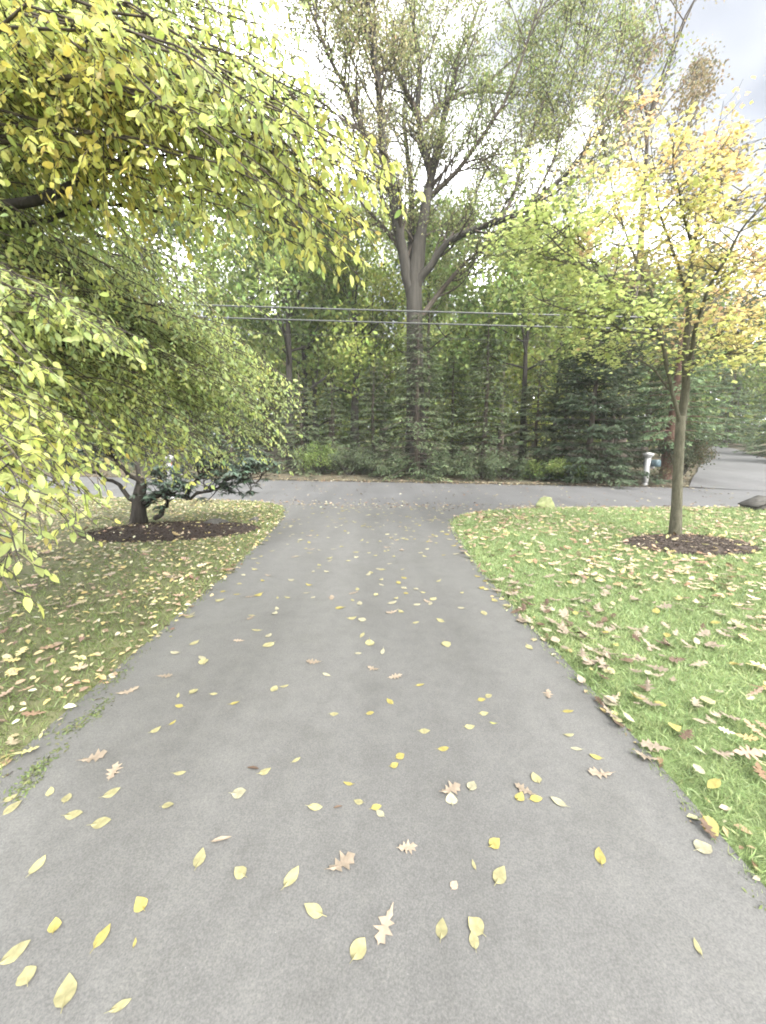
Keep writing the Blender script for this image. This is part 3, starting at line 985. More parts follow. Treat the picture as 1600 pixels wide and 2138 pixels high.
conifer('cedar', 'soft green cedar with bare reddish trunk behind the maple stem', 10.75, 14.55, 6.2, 2.2, 332, CED, bark='bark_red', bare=1.6, dense=1.5, droop=0.42, upt=0.1, spray=(0.16, 0.3), trunk_r=0.2, power=0.55)
conifer('cedar', 'full green evergreen left of the neighbour driveway', 14.9, 19.6, 6.6, 1.9, 333, CED, dense=1.4, droop=0.3, power=0.5, bare=1.7)
conifer('spruce', 'broad evergreen on the bank right of the neighbour driveway', 28.0, 26.6, 7.8, 3.1, 334, CED, dense=1.0, droop=0.35, power=0.55, spray=(0.25, 0.42), whorl=0.34)
conifer('spruce', 'darker evergreen at right frame edge above the neighbour driveway', 22.9, 20.6, 5.6, 2.3, 335, SPR, dense=1.2, droop=0.35, power=0.55, spray=(0.2, 0.35))
conifer('spruce', 'far evergreen closing the top of the neighbour driveway', 35.5, 40.5, 9.5, 4.2, 336, CED, dense=0.8, droop=0.3, power=0.6, spray=(0.3, 0.5), whorl=0.4)
conifer('spruce', 'soft evergreen left of the far end of the neighbour driveway', 25.6, 36.0, 8.5, 3.4, 337, CED, dense=0.8, droop=0.3, power=0.6, spray=(0.3, 0.5), whorl=0.4)
# evergreens left of the boughs, across the street
conifer('hemlock', 'dark hemlock across the street behind the rhododendron', -7.6, 19.3, 6.0, 2.2, 340, HEM)
conifer('hemlock', 'dark hemlock across the street behind the left mailbox', -11.5, 20.6, 6.4, 2.3, 341, HEM)
conifer('hemlock', 'dark hemlock across the street near the left frame edge', -16.5, 21.6, 6.2, 2.4, 342, HEM)

# shrubs along the far road edge
def shrub(name, label, x, y, rx, h, seed, cols, leaf=(0.05, 0.10), n=2600, group=None, stems=6, mat='far_leaf', tpl=T_RH):
    r = np.random.default_rng(seed)
    z0 = ground_z(x, y) - 0.03
    root = thing(name, label, 'shrub', (x, y, z0), group)
    br, tips = [], []
    for k in range(stems):
        a = 6.283 * k / stems + r.uniform(-0.4, 0.4)
        grow(r, (x, y, z0), (math.cos(a) * rx / h, math.sin(a) * rx / h, 0.9), math.hypot(h, rx) * 0.75, 0.02, 1, 3, br, tips, 0.05, 0.3, 0.6, (3, 4), 0.8)
    m = MB()
    for p, rr, l in br:
        m.tube(p, np.maximum(rr, 0.004), 4, cap=False)
    m.build('stems', M['bark_dark'], root, smooth=True, kind='stuff')
    P = scatter_tips(r, tips, n / max(len(tips), 1), 0.07 * h + 0.03)
    P = P[P[:, 2] > z0 + 0.04]
    foliage(r, 'foliage', P, cols, leaf, root, M[mat], tpl=tpl, patch=1.2)
UG = 'low shrubs under the hemlocks'
for i, (px, Y, rx, h, c, lab) in enumerate([
    (668, 17.2, 0.7, 1.2, MG, 'fresh green sapling under the leftmost hemlock'),
    (730, 17.0, 1.0, 1.0, HEM, 'low green shrub left of the tall front hemlock'),
    (815, 16.1, 1.0, 0.9, HEM, 'low green shrub at the road edge below the front hemlock'),
    (925, 15.6, 1.1, 0.9, HEM, 'dark low shrub at the road edge right of the giant trunk'),
    (1010, 15.3, 1.0, 0.8, HEM, 'dark low shrub at the road edge below the pointed hemlock'),
    (1055, 15.2, 0.9, 0.7, HEM, 'green low shrub at the foot of the slim dark trunk'),
    (1140, 14.9, 0.9, 0.7, MG, 'bright low shrub between slim trunk and spruce'),
    (1195, 14.7, 0.7, 0.7, MG, 'light green shrub at the foot of the spruce'),
    (940, 19.0, 1.2, 3.2, YG, 'yellow leaved sapling between the two tall hemlocks'),
]):
    shrub('undergrowth_shrub', lab, (px - 800) / FPX * Y * 0.985, Y, rx, h, 400 + i, c, group=UG)
shrub('round_shrub', 'dark rounded shrub at the left mouth of the neighbour driveway', 11.2, 14.5, 0.75, 1.5, 420, [(0.035, 0.05, 0.028), (0.06, 0.075, 0.04), (0.11, 0.09, 0.05)], n=5200, stems=9)

# ------------------------------------------------------------------ rhododendron in the left bed
def rhododendron():
    r = np.random.default_rng(9)
    b = np.array([-4.45, 6.85, 0.05])
    root = thing('rhododendron', 'dark leathery rhododendron with twisted stems in the left mulch bed', 'shrub', b)
    m = MB(); m.tube([b, b + (0.03, 0, 0.25), b + (0.05, 0.02, 0.5), b + (0.12, 0.05, 0.8)], [0.16, 0.12, 0.11, 0.08], 8)
    m.build('trunk', M['bark_dark'], root, smooth=True)
    br, ends = [], []
    main = [
        [b + (0.05, 0, 0.35), b + (0.45, -0.05, 0.55), b + (0.95, 0.0, 0.45), b + (1.35, 0.1, 0.62), b + (1.75, 0.2, 0.85), b + (2.15, 0.2, 1.0)],
        [b + (0.95, 0.0, 0.45), b + (0.97, 0.05, 0.68), b + (1.2, 0.1, 0.9), b + (1.5, 0.15, 1.15)],
        [b + (0.02, 0, 0.2), b + (0.3, 0.1, 0.5), b + (0.5, 0.3, 0.62), b + (0.75, 0.5, 0.66)],
        [b + (0, 0, 0.4), b + (-0.4, 0.1, 0.75), b + (-0.9, 0.15, 0.95), b + (-1.3, 0.1, 1.3)],
        [b + (0.1, 0, 0.7), b + (-0.1, -0.2, 1.1), b + (-0.2, -0.3, 1.3), b + (-0.3, -0.3, 1.45)],
        [b + (0.1, 0, 0.7), b + (-0.1, 0.3, 1.1), b + (-0.3, 0.6, 1.4), b + (-0.5, 0.8, 1.6)],
        [b + (1.75, 0.2, 0.85), b + (1.95, 0.0, 0.8), b + (2.2, -0.1, 0.75)],
        [b + (0.3, 0.0, 0.1), b + (0.55, 0.0, 0.3), b + (0.6, -0.1, 0.5), b + (0.65, -0.1, 0.6)],
    ]
    for k, pl in enumerate(main):
        pl = np.array(pl)
        t = np.linspace(0, len(pl) - 1, len(pl) * 3)
        q = np.column_stack([np.interp(t, np.arange(len(pl)), pl[:, c]) for c in range(3)])
        q[1:-1] += r.normal(0, 0.02, (len(q) - 2, 3))
        bm_ = MB(); bm_.tube(q, np.linspace(0.045 if k else 0.04, 0.015, len(q)), 6)
        bm_.build('stem', M['bark_dark'], root, smooth=True)
        for j in range(len(q) // 2, len(q)):
            for _ in range(0 if k == 2 else 4 if k != 0 else 3):
                d = nrm(q[j] - q[j - 1]) * 0.4 + r.normal(0, 0.7, 3) + np.array([0, 0, 0.35])
                grow(r, q[j], d, r.uniform(0.25, 0.5), 0.012, 1, 2, br, ends, 0.12, 0.3, 0.65, (2, 4), 0.9)
    tm = MB()
    for p, rr, l in br:
        tm.tube(p, np.maximum(rr, 0.004), 4, cap=False)
    tm.build('twigs', M['bark_dark'], root, smooth=True, kind='stuff')
    P, D, N, C = [], [], [], []
    for pts in ends:
        e = pts[-1]
        ax = nrm(pts[-1] - pts[-2] + np.array([0, 0, 0.3]))
        nl = r.integers(7, 11)
        s = nrm(np.cross(ax, r.normal(0, 1, 3)))
        t2 = np.cross(ax, s)
        for k in range(nl):
            a = 6.283 * k / nl + r.normal(0, 0.2)
            out = s * math.cos(a) + t2 * math.sin(a)
            P.append(e + r.normal(0, 0.008, 3)); D.append(out + ax * r.uniform(-0.25, 0.35) + np.array([0, 0, -0.25])); N.append(ax + r.normal(0, 0.15, 3))
    n = len(P)
    C = jit(mixcol((0.026, 0.043, 0.029), (0.066, 0.094, 0.064), r.uniform(0, 1, n)), n, 0.15, r)
    mb = MB()
    place_leaves(mb, T_LONG4, np.array(P), np.array(D), np.array(N), r.uniform(0.085, 0.14, n), C)
    mb.build('foliage', M['rhodo'], root, colors=True, kind='stuff')
rhododendron()

# ------------------------------------------------------------------ young maple on the right lawn
def young_maple():
    r = np.random.default_rng(21)
    b = np.array([4.47, 5.72, 0.06])
    root = thing('young_maple', 'young maple turning yellow and orange on the right lawn', 'tree', b)
    def WW(px, py, Y):
        return W(px, py, Y)
    Yb = 5.75
    key = np.array([b, WW(1413, 1060, Yb), WW(1416, 980, Yb), WW(1420, 905, Yb), WW(1422, 870, Yb)])
    m = MB(); m.tube(key, [0.092, 0.072, 0.065, 0.062, 0.060], 14)
    m.build('trunk', M['bark_maple'], root, smooth=True)
    stems = [
        ([(1422, 885, 5.75), (1432, 800, 5.77), (1434, 740, 5.8), (1434, 680, 5.85), (1440, 600, 5.9), (1448, 520, 5.95), (1462, 430, 6.0), (1478, 360, 6.1), (1490, 320, 6.2)], 0.057, 0.008),
        ([(1420, 890, 5.75), (1405, 820, 5.7), (1393, 760, 5.65), (1375, 700, 5.6), (1340, 650, 5.5), (1290, 600, 5.4), (1220, 555, 5.3), (1150, 500, 5.2), (1125, 480, 5.15)], 0.028, 0.005),
        ([(1393, 765, 5.65), (1380, 690, 5.9), (1365, 620, 6.2), (1325, 530, 6.5), (1290, 440, 6.8), (1265, 350, 7.0), (1260, 270, 7.1)], 0.026, 0.006),
        ([(1434, 760, 5.8), (1450, 690, 5.6), (1475, 610, 5.4), (1510, 540, 5.2), (1560, 470, 5.0), (1610, 400, 4.9)], 0.030, 0.006),
        ([(1433, 700, 5.85), (1480, 640, 6.2), (1540, 580, 6.5), (1620, 510, 6.8), (1700, 450, 7.0)], 0.026, 0.006),
        ([(1440, 620, 5.9), (1410, 550, 6.1), (1385, 470, 6.3), (1365, 390, 6.5), (1360, 310, 6.6)], 0.024, 0.006),
        ([(1446, 520, 5.95), (1430, 450, 5.7), (1415, 390, 5.5), (1405, 330, 5.4)], 0.02, 0.005),
        ([(1462, 430, 6.0), (1520, 370, 6.1), (1570, 320, 6.2), (1640, 280, 6.3)], 0.018, 0.005),
        ([(1375, 705, 5.6), (1310, 690, 5.5), (1240, 660, 5.4), (1170, 640, 5.35), (1125, 625, 5.3)], 0.018, 0.005),
        ([(1434, 720, 5.8), (1500, 700, 5.7), (1560, 690, 5.6), (1640, 680, 5.5)], 0.018, 0.005),
        ([(1434, 740, 5.8), (1470, 700, 6.4), (1510, 660, 7.0), (1550, 620, 7.5)], 0.02, 0.005),
        ([(1405, 820, 5.7), (1360, 765, 5.9), (1310, 735, 6.2), (1250, 720, 6.5)], 0.018, 0.005),
        ([(1340, 650, 5.5), (1270, 570, 5.7), (1200, 510, 5.9), (1160, 470, 6.0)], 0.016, 0.005),
        ([(1430, 770, 5.8), (1480, 745, 5.5), (1530, 740, 5.2), (1600, 735, 5.0)], 0.014, 0.004),
        ([(1310, 690, 5.5), (1250, 690, 5.7), (1190, 680, 5.9)], 0.010, 0.004),
        ([(1290, 600, 5.4), (1230, 530, 5.1), (1170, 480, 4.9), (1110, 455, 4.8)], 0.012, 0.004),
        ([(1220, 555, 5.3), (1170, 545, 5.5), (1110, 520, 5.6)], 0.010, 0.004),
        ([(1475, 610, 5.4), (1540, 560, 5.5), (1600, 540, 5.6)], 0.012, 0.004),
        ([(1448, 520, 5.95), (1500, 460, 5.6), (1550, 400, 5.4)], 0.012, 0.004),
    ]
    br, tips = [], []
    for k, (pl, r0, r1) in enumerate(stems):
        key = np.array([WW(*p) for p in pl])
        t = np.linspace(0, len(key) - 1, len(key) * 3)
        q = np.column_stack([np.interp(t, np.arange(len(key)), key[:, c]) for c in range(3)])
        q[1:-1] += r.normal(0, 0.015, (len(q) - 2, 3))
        q[1:-1] = (q[:-2] + 2 * q[1:-1] + q[2:]) / 4
        rr = np.linspace(r0, r1, len(q))
        bm_ = MB(); bm_.tube(q, rr, 7)
        bm_.build('branch', M['bark_maple'], root, smooth=True)
        n = len(q)
        st = int(n * (0.45 if k == 0 else 0.40 if k < 3 else 0.3))
        for j in range(st, n):
            for _ in range(2):
                tang = nrm(q[j] - q[j - 1])
                a = r.uniform(0, 6.283)
                d = np.array([math.cos(a), math.sin(a), r.uniform(-0.15, 0.30)]) + tang * 0.4
                grow(r, q[j], d, r.uniform(0.35, 0.75), 0.008, 1, 2, br, tips, -0.01, 0.25, 0.62, (3, 4), 0.8)
    tw = MB()
    for p, rr, l in br:
        tw.tube(p[[0, 2, 3, 5]], np.maximum(rr, 0.0025)[[0, 2, 3, 5]], 3, cap=False)
    tw.build('twigs', M['bark_maple'], root, smooth=True, kind='stuff')
    P = scatter_tips(r, tips, 7.0, 0.075, 0.5)
    n = len(P)
    D = r.normal(0, 1, (n, 3)); D[:, 2] = -0.35 + r.normal(0, 0.3, n)
    N = r.normal(0, 0.35, (n, 3)); N[:, 2] += 1
    N[:, 1] -= 0.25
    # colour: lime low and left, golden to the right and up, salmon in patches
    t = (P[:, 0] - 3.3) * 0.26 + (P[:, 2] - 3.4) * 0.20 + vnoise(P * 1.5) * 0.36 + r.normal(0, 0.12, n)
    pal = np.array([(0.33, 0.385, 0.135), (0.42, 0.445, 0.15), (0.49, 0.42, 0.165), (0.52, 0.375, 0.17), (0.52, 0.33, 0.175)])
    t = np.clip(t * 0.62 + 0.16, 0, 0.999) * 4
    i = t.astype(int); f = (t - i)[:, None]
    C = pal[i] * (1 - f) + pal[i + 1] * f
    salm = vnoise(P * np.array([2.1, 2.1, 2.9]) + 7.0) > 0.55
    C[salm] = C[salm] * 0.35 + np.array([0.50, 0.32, 0.22]) * 0.65
    C = jit(C, n, 0.12, r)
    S = r.uniform(0.045, 0.085, n)
    d = np.linalg.norm(P - EYE, axis=1) / S
    order = np.argsort(d)
    inview = [k for k in order if P[k, 0] < P[k, 1] * 0.98][:300]
    rest = np.setdiff1d(np.arange(n), inview)
    mb = MB()
    place_leaves(mb, T_MAPLE8, P[rest], D[rest], N[rest], S[rest], C[rest])
    mb.build('foliage', M['maple_leaf'], root, colors=True, kind='stuff')
    single_leaves(root, T_MAPLE, M['maple_leaf'], P[inview], D[inview], N[inview], S[inview], C[inview])
    print('maple leaves', n)

def single_leaves(root, tpl, mat, P, D, N, S, C, ncol=8, name='leaf'):
    """the largest leaves as objects of their own, sharing a few meshes"""
    from mathutils import Matrix
    lum = np.argsort(C[:, 0])
    groups = np.array_split(lum, ncol)
    o0 = np.array(root.location)
    for g in groups:
        c = C[g].mean(axis=0)
        me = raw_mesh('leaf', tpl[0], tpl[1], np.broadcast_to(c, (len(tpl[0]), 3)))
        me.materials.append(mat)
        for k in g:
            X = nrm(D[k]); Z = nrm(N[k] - X * np.dot(N[k], X)); Y = np.cross(Z, X)
            o = bpy.data.objects.new(name, me)
            COL.objects.link(o)
            o.parent = root
            mw = Matrix.Identity(4)
            for a in range(3):
                mw[a][0], mw[a][1], mw[a][2], mw[a][3] = X[a] * S[k], Y[a] * S[k], Z[a] * S[k], P[k, a] - o0[a]
            o.matrix_basis = mw
young_maple()

# ------------------------------------------------------------------ hanging tree on the left
def hanging_tree():
    r = np.random.default_rng(31)
    b = np.array([-5.3, 3.3, 0.03])
    root = thing('hanging_tree', 'yellow green tree on the left whose boughs hang over lawn and driveway', 'tree', b)
    hs = np.linspace(0, 7.6, 10)
    tp = np.column_stack([b[0] + 0.05 * np.sin(hs), b[1] + 0.06 * np.cos(hs * 0.8) - 0.06, b[2] + hs])
    m = MB(); m.tube(tp, np.interp(hs, [0, 0.4, 3, 7.6], [0.26, 0.19, 0.14, 0.03]), 12)
    m.build('trunk', M['bark_dark'], root, smooth=True)
    tips = []
    # (polygon in the photo, depth range, count, yellowness, lift)
    regions = [
        ([(0, 0), (560, 0), (600, 120), (560, 200), (420, 330), (200, 380), (0, 380)], (1.9, 3.4), 36, 0.44, 0.10),
        ([(480, 60), (600, 140), (700, 260), (830, 330), (830, 400), (700, 420), (560, 330), (420, 260)], (1.6, 2.2), 26, 0.58, 0.14),
        ([(660, 400), (770, 440), (770, 500), (730, 550), (690, 545), (640, 480)], (1.6, 1.95), 13, 0.72, 0.16),
        ([(0, 380), (300, 360), (480, 420), (560, 500), (560, 560), (400, 560), (200, 560), (0, 560)], (2.6, 4.4), 20, 0.46, 0.12),
        ([(0, 560), (300, 560), (520, 600), (560, 660), (470, 700), (250, 700), (0, 700)], (2.6, 4.4), 24, 0.42, 0.12),
        ([(300, 680), (480, 690), (560, 740), (620, 790), (632, 860), (612, 960), (540, 950), (420, 850)], (3.7, 5.0), 95, 0.38, 0.14),
        ([(60, 700), (300, 700), (400, 800), (430, 880), (330, 900), (200, 900), (60, 860)], (2.2, 3.8), 24, 0.40, 0.12),
        ([(0, 700), (150, 720), (220, 860), (160, 980), (60, 960), (0, 900)], (1.25, 2.0), 12, 0.48, 0.08),
        ([(0, 950), (110, 1000), (90, 1120), (60, 1200), (0, 1220)], (0.95, 1.5), 10, 0.55, 0.08),
        ([(150, 900), (260, 950), (200, 1060), (160, 1080), (120, 1000)], (1.7, 2.4), 10, 0.55, 0.10),
        ([(0, 280), (300, 280), (480, 360), (520, 470), (400, 520), (0, 560)], (2.1, 3.0), 20, 0.48, 0.12),
        ([(0, 600), (250, 600), (330, 720), (200, 760), (0, 700)], (1.7, 2.6), 16, 0.40, 0.10),
        ([(395, 880), (440, 880), (480, 950), (450, 1010), (395, 1000)], (2.8, 4.0), 11, 0.36, 0.12),
        ([(240, 880), (330, 930), (310, 960), (250, 960)], (2.2, 3.0), 3, 0.6, 0.10),
    ]
    for poly, (d0, d1), cnt, yel, lift in regions:
        poly = np.array(poly, float)
        k = 0
        while k < cnt:
            p = r.uniform(poly.min(0), poly.max(0))
            if inside(poly, p[None])[0]:
                tips.append((p[0], p[1], r.uniform(d0, d1), yel, lift))
                k += 1
    # boughs whose tips draw the outline
    for t in [(862, 392, 1.85, 0.7, 0.16), (820, 400, 1.8, 0.65, 0.16), (782, 515, 1.75, 0.9, 0.18), (745, 570, 1.75, 0.75, 0.18), (690, 560, 1.8, 0.75, 0.18), (655, 520, 1.8, 0.7, 0.16),
              (592, 560, 3.6, 0.5, 0.14), (575, 590, 3.7, 0.45, 0.14), (580, 680, 3.9, 0.3, 0.14), (560, 700, 3.9, 0.3, 0.14), (638, 868, 4.9, 0.35, 0.16), (622, 815, 4.9, 0.35, 0.16), (640, 845, 4.8, 0.4, 0.16), (618, 950, 5.0, 0.3, 0.17), (600, 940, 5.0, 0.3, 0.17), (612, 985, 5.0, 0.3, 0.17), (470, 930, 4.4, 0.4, 0.15), (500, 960, 4.6, 0.4, 0.15), (530, 940, 4.8, 0.4, 0.15), (560, 960, 4.9, 0.35, 0.16), (455, 960, 4.2, 0.5, 0.14), (630, 905, 4.9, 0.35, 0.16),
              (475, 975, 4.3, 0.85, 0.14), (425, 1015, 3.0, 0.5, 0.14), (408, 1000, 3.0, 0.5, 0.14), (440, 920, 4.2, 0.3, 0.14), (300, 1010, 2.4, 0.6, 0.12), (335, 950, 2.6, 0.5, 0.12),
              (205, 1100, 1.7, 0.6, 0.12), (165, 1120, 1.7, 0.6, 0.12), (215, 1060, 1.8, 0.6, 0.12), (70, 1180, 1.0, 0.4, 0.1), (20, 1230, 1.05, 0.75, 0.1), (95, 1090, 1.0, 0.3, 0.1), (30, 1120, 0.95, 0.35, 0.1),
              (560, 40, 2.2, 0.5, 0.1), (600, 100, 2.2, 0.5, 0.1), (620, 60, 2.3, 0.45, 0.1), (640, 20, 2.6, 0.45, 0.1), (615, 110, 2.6, 0.4, 0.1), (585, 60, 2.8, 0.4, 0.1), (650, 130, 2.7, 0.45, 0.1), (560, -30, 2.8, 0.4, 0.1), (630, 150, 2.3, 0.5, 0.1), (590, -20, 2.4, 0.45, 0.1), (640, 200, 2.2, 0.55, 0.12), (700, 250, 2.1, 0.55, 0.12), (760, 290, 2.0, 0.6, 0.14), (835, 345, 1.9, 0.65, 0.16), (850, 365, 1.9, 0.7, 0.16), (870, 400, 1.85, 0.7, 0.16), (795, 490, 1.8, 0.85, 0.18), (765, 545, 1.75, 0.8, 0.18), (520, -60, 2.3, 0.4, 0.1), (400, -60, 2.3, 0.4, 0.1), (250, -80, 2.3, 0.4, 0.1), (100, -60, 2.2, 0.4, 0.1)]:
        tips.append(t)
    LP, LD, LN, LC, LS = [], [], [], [], []
    bm_big = []
    tw = MB()
    for (px, py, Y, yel, lift) in tips:
        T = W(px, py, Y)
        hz = np.hypot(T[0] - b[0], T[1] - b[1])
        z0 = np.clip(T[2] + r.uniform(-0.1, 0.7) + 0.05 * hz, 1.3, 7.0)
        O = np.array([np.interp(z0, tp[:, 2], tp[:, 0]), np.interp(z0, tp[:, 2], tp[:, 1]), z0])
        d = np.linalg.norm(T - O)
        C1 = O * 0.62 + T * 0.38 + np.array([0, 0, lift * d + 0.15]) + r.normal(0, 0.26, 3)
        C2 = O * 0.22 + T * 0.78 + np.array([0, 0, lift * d * 0.9 + 0.08]) + r.normal(0, 0.20, 3)
        t = np.linspace(0, 1, 22)[:, None]
        B = (1 - t) ** 3 * O + 3 * (1 - t) ** 2 * t * C1 + 3 * (1 - t) * t ** 2 * C2 + t ** 3 * T
        ph = r.uniform(0, 6.28, (2, 3)); am = r.normal(0, 0.06, (2, 3))
        B = B + (am[0] * np.sin(t * 5 + ph[0]) + am[1] * 0.6 * np.sin(t * 11 + ph[1])) * t * (1 - t) * 3.2
        B[1:-1] += r.normal(0, 0.012, (20, 3))
        r0 = 0.0035 + 0.0021 * d
        bm_big.append((B, np.linspace(r0, 0.0016, 22)))
        # side twigs, alternate
        seg = np.linalg.norm(np.diff(B, axis=0), axis=1)
        cum = np.concatenate([[0], np.cumsum(seg)])
        total = cum[-1]
        s = total * max(0.30, 1 - 2.1 / total)
        sgn = 1
        while s < total + 0.001:
            i = min(np.searchsorted(cum, s), 21)
            i = max(i, 1)
            f = (s - cum[i - 1]) / max(seg[i - 1], 1e-6)
            q = B[i - 1] * (1 - f) + B[i] * f
            tang = nrm(B[i] - B[i - 1])
            side = nrm(np.cross(tang, np.array([0, 0, 1.0]))) * sgn
            rem = (total - s) / total
            L = (0.10 + 0.50 * min(1, rem * 2.2)) * r.uniform(0.55, 1.15)
            dd = nrm(tang * r.uniform(0.2, 0.75) + side * r.uniform(0.4, 1.1) + np.array([0, 0, r.uniform(-0.35, 0.15)]) + r.normal(0, 0.28, 3))
            ns = 6
            pl = [q]
            for _ in range(ns):
                dd = nrm(dd + np.array([0, 0, -0.16]) + r.normal(0, 0.10, 3))
                pl.append(pl[-1] + dd * L / ns)
            pl = np.array(pl)
            tw.tube(pl[::3], np.linspace(0.0028, 0.0009, ns // 3 + 1), 3, cap=False)
            nl = max(3, int(L / 0.029))
            for k in range(nl):
                u = (k + 0.6) / nl * ns
                ii = min(int(u), ns - 1)
                p = pl[ii] * (1 - (u - ii)) + pl[ii + 1] * (u - ii)
                td = nrm(pl[ii + 1] - pl[ii])
                sd_ = nrm(np.cross(td, np.array([0, 0, 1.0]))) * (1 if k % 2 else -1)
                LP.append(p)
                LD.append(td * r.uniform(0.45, 0.9) + sd_ * r.uniform(0.3, 0.85) + np.array([0, 0, -r.uniform(-0.1, 0.75)]) + r.normal(0, 0.22, 3))
                LN.append(np.array([0, -0.15, 0.6]) + r.normal(0, 0.65, 3) + sd_ * 0.2)
                y_ = yel + r.normal(0, 0.16) + 0.22 * (k / nl - 0.5)
                LC.append(y_)
                LS.append(r.uniform(0.025, 0.058) if r.uniform() < 0.9 else r.uniform(0.015, 0.03))
            sgn = -sgn
            s += r.uniform(0.055, 0.10)
    for k, (B, rr) in enumerate(bm_big):
        m = MB(); m.tube(B, rr, 6)
        m.build('bough', M['bark_brown'], root, smooth=True)
    # the visible dark limb entering from the left edge
    lim = [(b + np.array([0.0, 0, 2.3])), W(-60, 440, 2.7), W(0, 430, 2.55), W(90, 418, 2.5), W(160, 382, 2.45), W(235, 352, 2.4), W(300, 300, 2.35), W(375, 240, 2.3), W(480, 215, 2.2), W(590, 203, 2.1), W(690, 228, 2.0), W(790, 300, 1.92)]
    lim = np.array(lim)
    t = np.linspace(0, len(lim) - 1, 40)
    q = np.column_stack([np.interp(t, np.arange(len(lim)), lim[:, c]) for c in range(3)])
    q[1:-1] = (q[:-2] + 2 * q[1:-1] + q[2:]) / 4
    m = MB(); m.tube(q, np.interp(np.arange(40), [0, 14, 26, 39], [0.035, 0.022, 0.007, 0.002]), 8)
    m.build('bough', M['bark_dark'], root, smooth=True)
    for pl in ([(0, 178, 2.3), (70, 172, 2.3), (130, 172, 2.25), (230, 130, 2.2), (330, 120, 2.1)], [(0, 545, 3.0), (50, 560, 3.0), (160, 572, 2.9), (230, 618, 2.8), (330, 640, 2.8)], [(0, 470, 2.8), (80, 468, 2.8), (200, 420, 2.7), (330, 440, 2.7), (420, 470, 2.6)]):
        st = W(*pl[0]); 
        k0 = np.vstack([[b + np.array([0, 0, max(0.5, st[2] - 0.2)])], [W(*p) for p in pl]])
        t = np.linspace(0, len(k0) - 1, 18)
        q = np.column_stack([np.interp(t, np.arange(len(k0)), k0[:, c]) for c in range(3)])
        q[1:-1] = (q[:-2] + 2 * q[1:-1] + q[2:]) / 4
        m = MB(); m.tube(q, np.linspace(0.026, 0.004, 18), 7)
        m.build('bough', M['bark_dark'], root, smooth=True)
    tw.build('twigs', M['bark_dark'], root, smooth=True, kind='stuff')
    P, D, N, S = map(np.array, (LP, LD, LN, LS))
    y_ = np.clip(np.array(LC) - 0.13 + 0.20 * vnoise(P * 1.6), 0, 0.999)
    pal = np.array([(0.31, 0.38, 0.175), (0.37, 0.44, 0.16), (0.42, 0.47, 0.14), (0.47, 0.465, 0.12), (0.50, 0.43, 0.10)])
    i = (y_ * 4).astype(int); f = (y_ * 4 - i)[:, None]
    C = jit(pal[i] * (1 - f) + pal[i + 1] * f, len(P), 0.13, r)
    old = r.uniform(size=len(P)) < 0.05
    C[old] = C[old] * 0.45 + np.array([0.22, 0.15, 0.06]) * 0.55
    # leaves behind the lens plane or brushing it are left off
    ok = (np.linalg.norm(P - EYE, axis=1) > 0.55) & ~((P[:, 1] < 0.55) & (np.abs(P[:, 0]) < 0.9))
    P, D, N, S, C = P[ok], D[ok], N[ok], S[ok], C[ok]
    dist = np.linalg.norm(P - EYE, axis=1) / S
    cf = P - EYE
    depth = cf[:, 1] * math.cos(PITCH) - cf[:, 2] * math.sin(PITCH)
    up = cf[:, 1] * math.sin(PITCH) + cf[:, 2] * math.cos(PITCH)
    vis = (depth > 0.3) & (np.abs(cf[:, 0]) < depth) & (np.abs(up) < depth * 1.32)
    order = [k for k in np.argsort(dist) if vis[k]][:300]
    rest = np.setdiff1d(np.arange(len(P)), order)
    mb = MB()
    big = dist[rest] < np.sort(dist[rest][vis[rest]])[min(16000, vis[rest].sum() - 1)]
    wide = (depth > -0.5) & (np.abs(cf[:, 0]) < depth * 1.15 + 0.3) & (np.abs(up) < depth * 1.5 + 0.3)
    fl = rest[~big]
    fl = fl[wide[fl] | (rng.uniform(size=len(fl)) < 0.25)]
    far = dist[fl] > np.median(dist[fl])
    place_leaves(mb, T_RH, P[fl[far]], D[fl[far]], N[fl[far]], S[fl[far]], C[fl[far]])
    fl = fl[~far]
    place_leaves(mb, T_HEX, P[fl], D[fl], N[fl], S[fl], C[fl])
    rest = rest[big]
    third = rng.uniform(size=len(rest)) < 0.25
    place_leaves(mb, T_OV3, P[rest[third]], D[rest[third]], N[rest[third]], S[rest[third]], C[rest[third]])
    rest = rest[~third]
    half = rng.uniform(size=len(rest)) < 0.5
    place_leaves(mb, T_OV, P[rest][half], D[rest][half], N[rest][half], S[rest][half], C[rest][half])
    place_leaves(mb, T_OV2, P[rest][~half], D[rest][~half], N[rest][~half], S[rest][~half], C[rest][~half])
    mb.build('foliage', M['leaf'], root, colors=True, kind='stuff')
    single_leaves(root, T_OV2, M['leaf'], P[order], D[order], N[order], S[order], C[order])
    print('hanging leaves', len(P), 'boughs', len(tips))
hanging_tree()

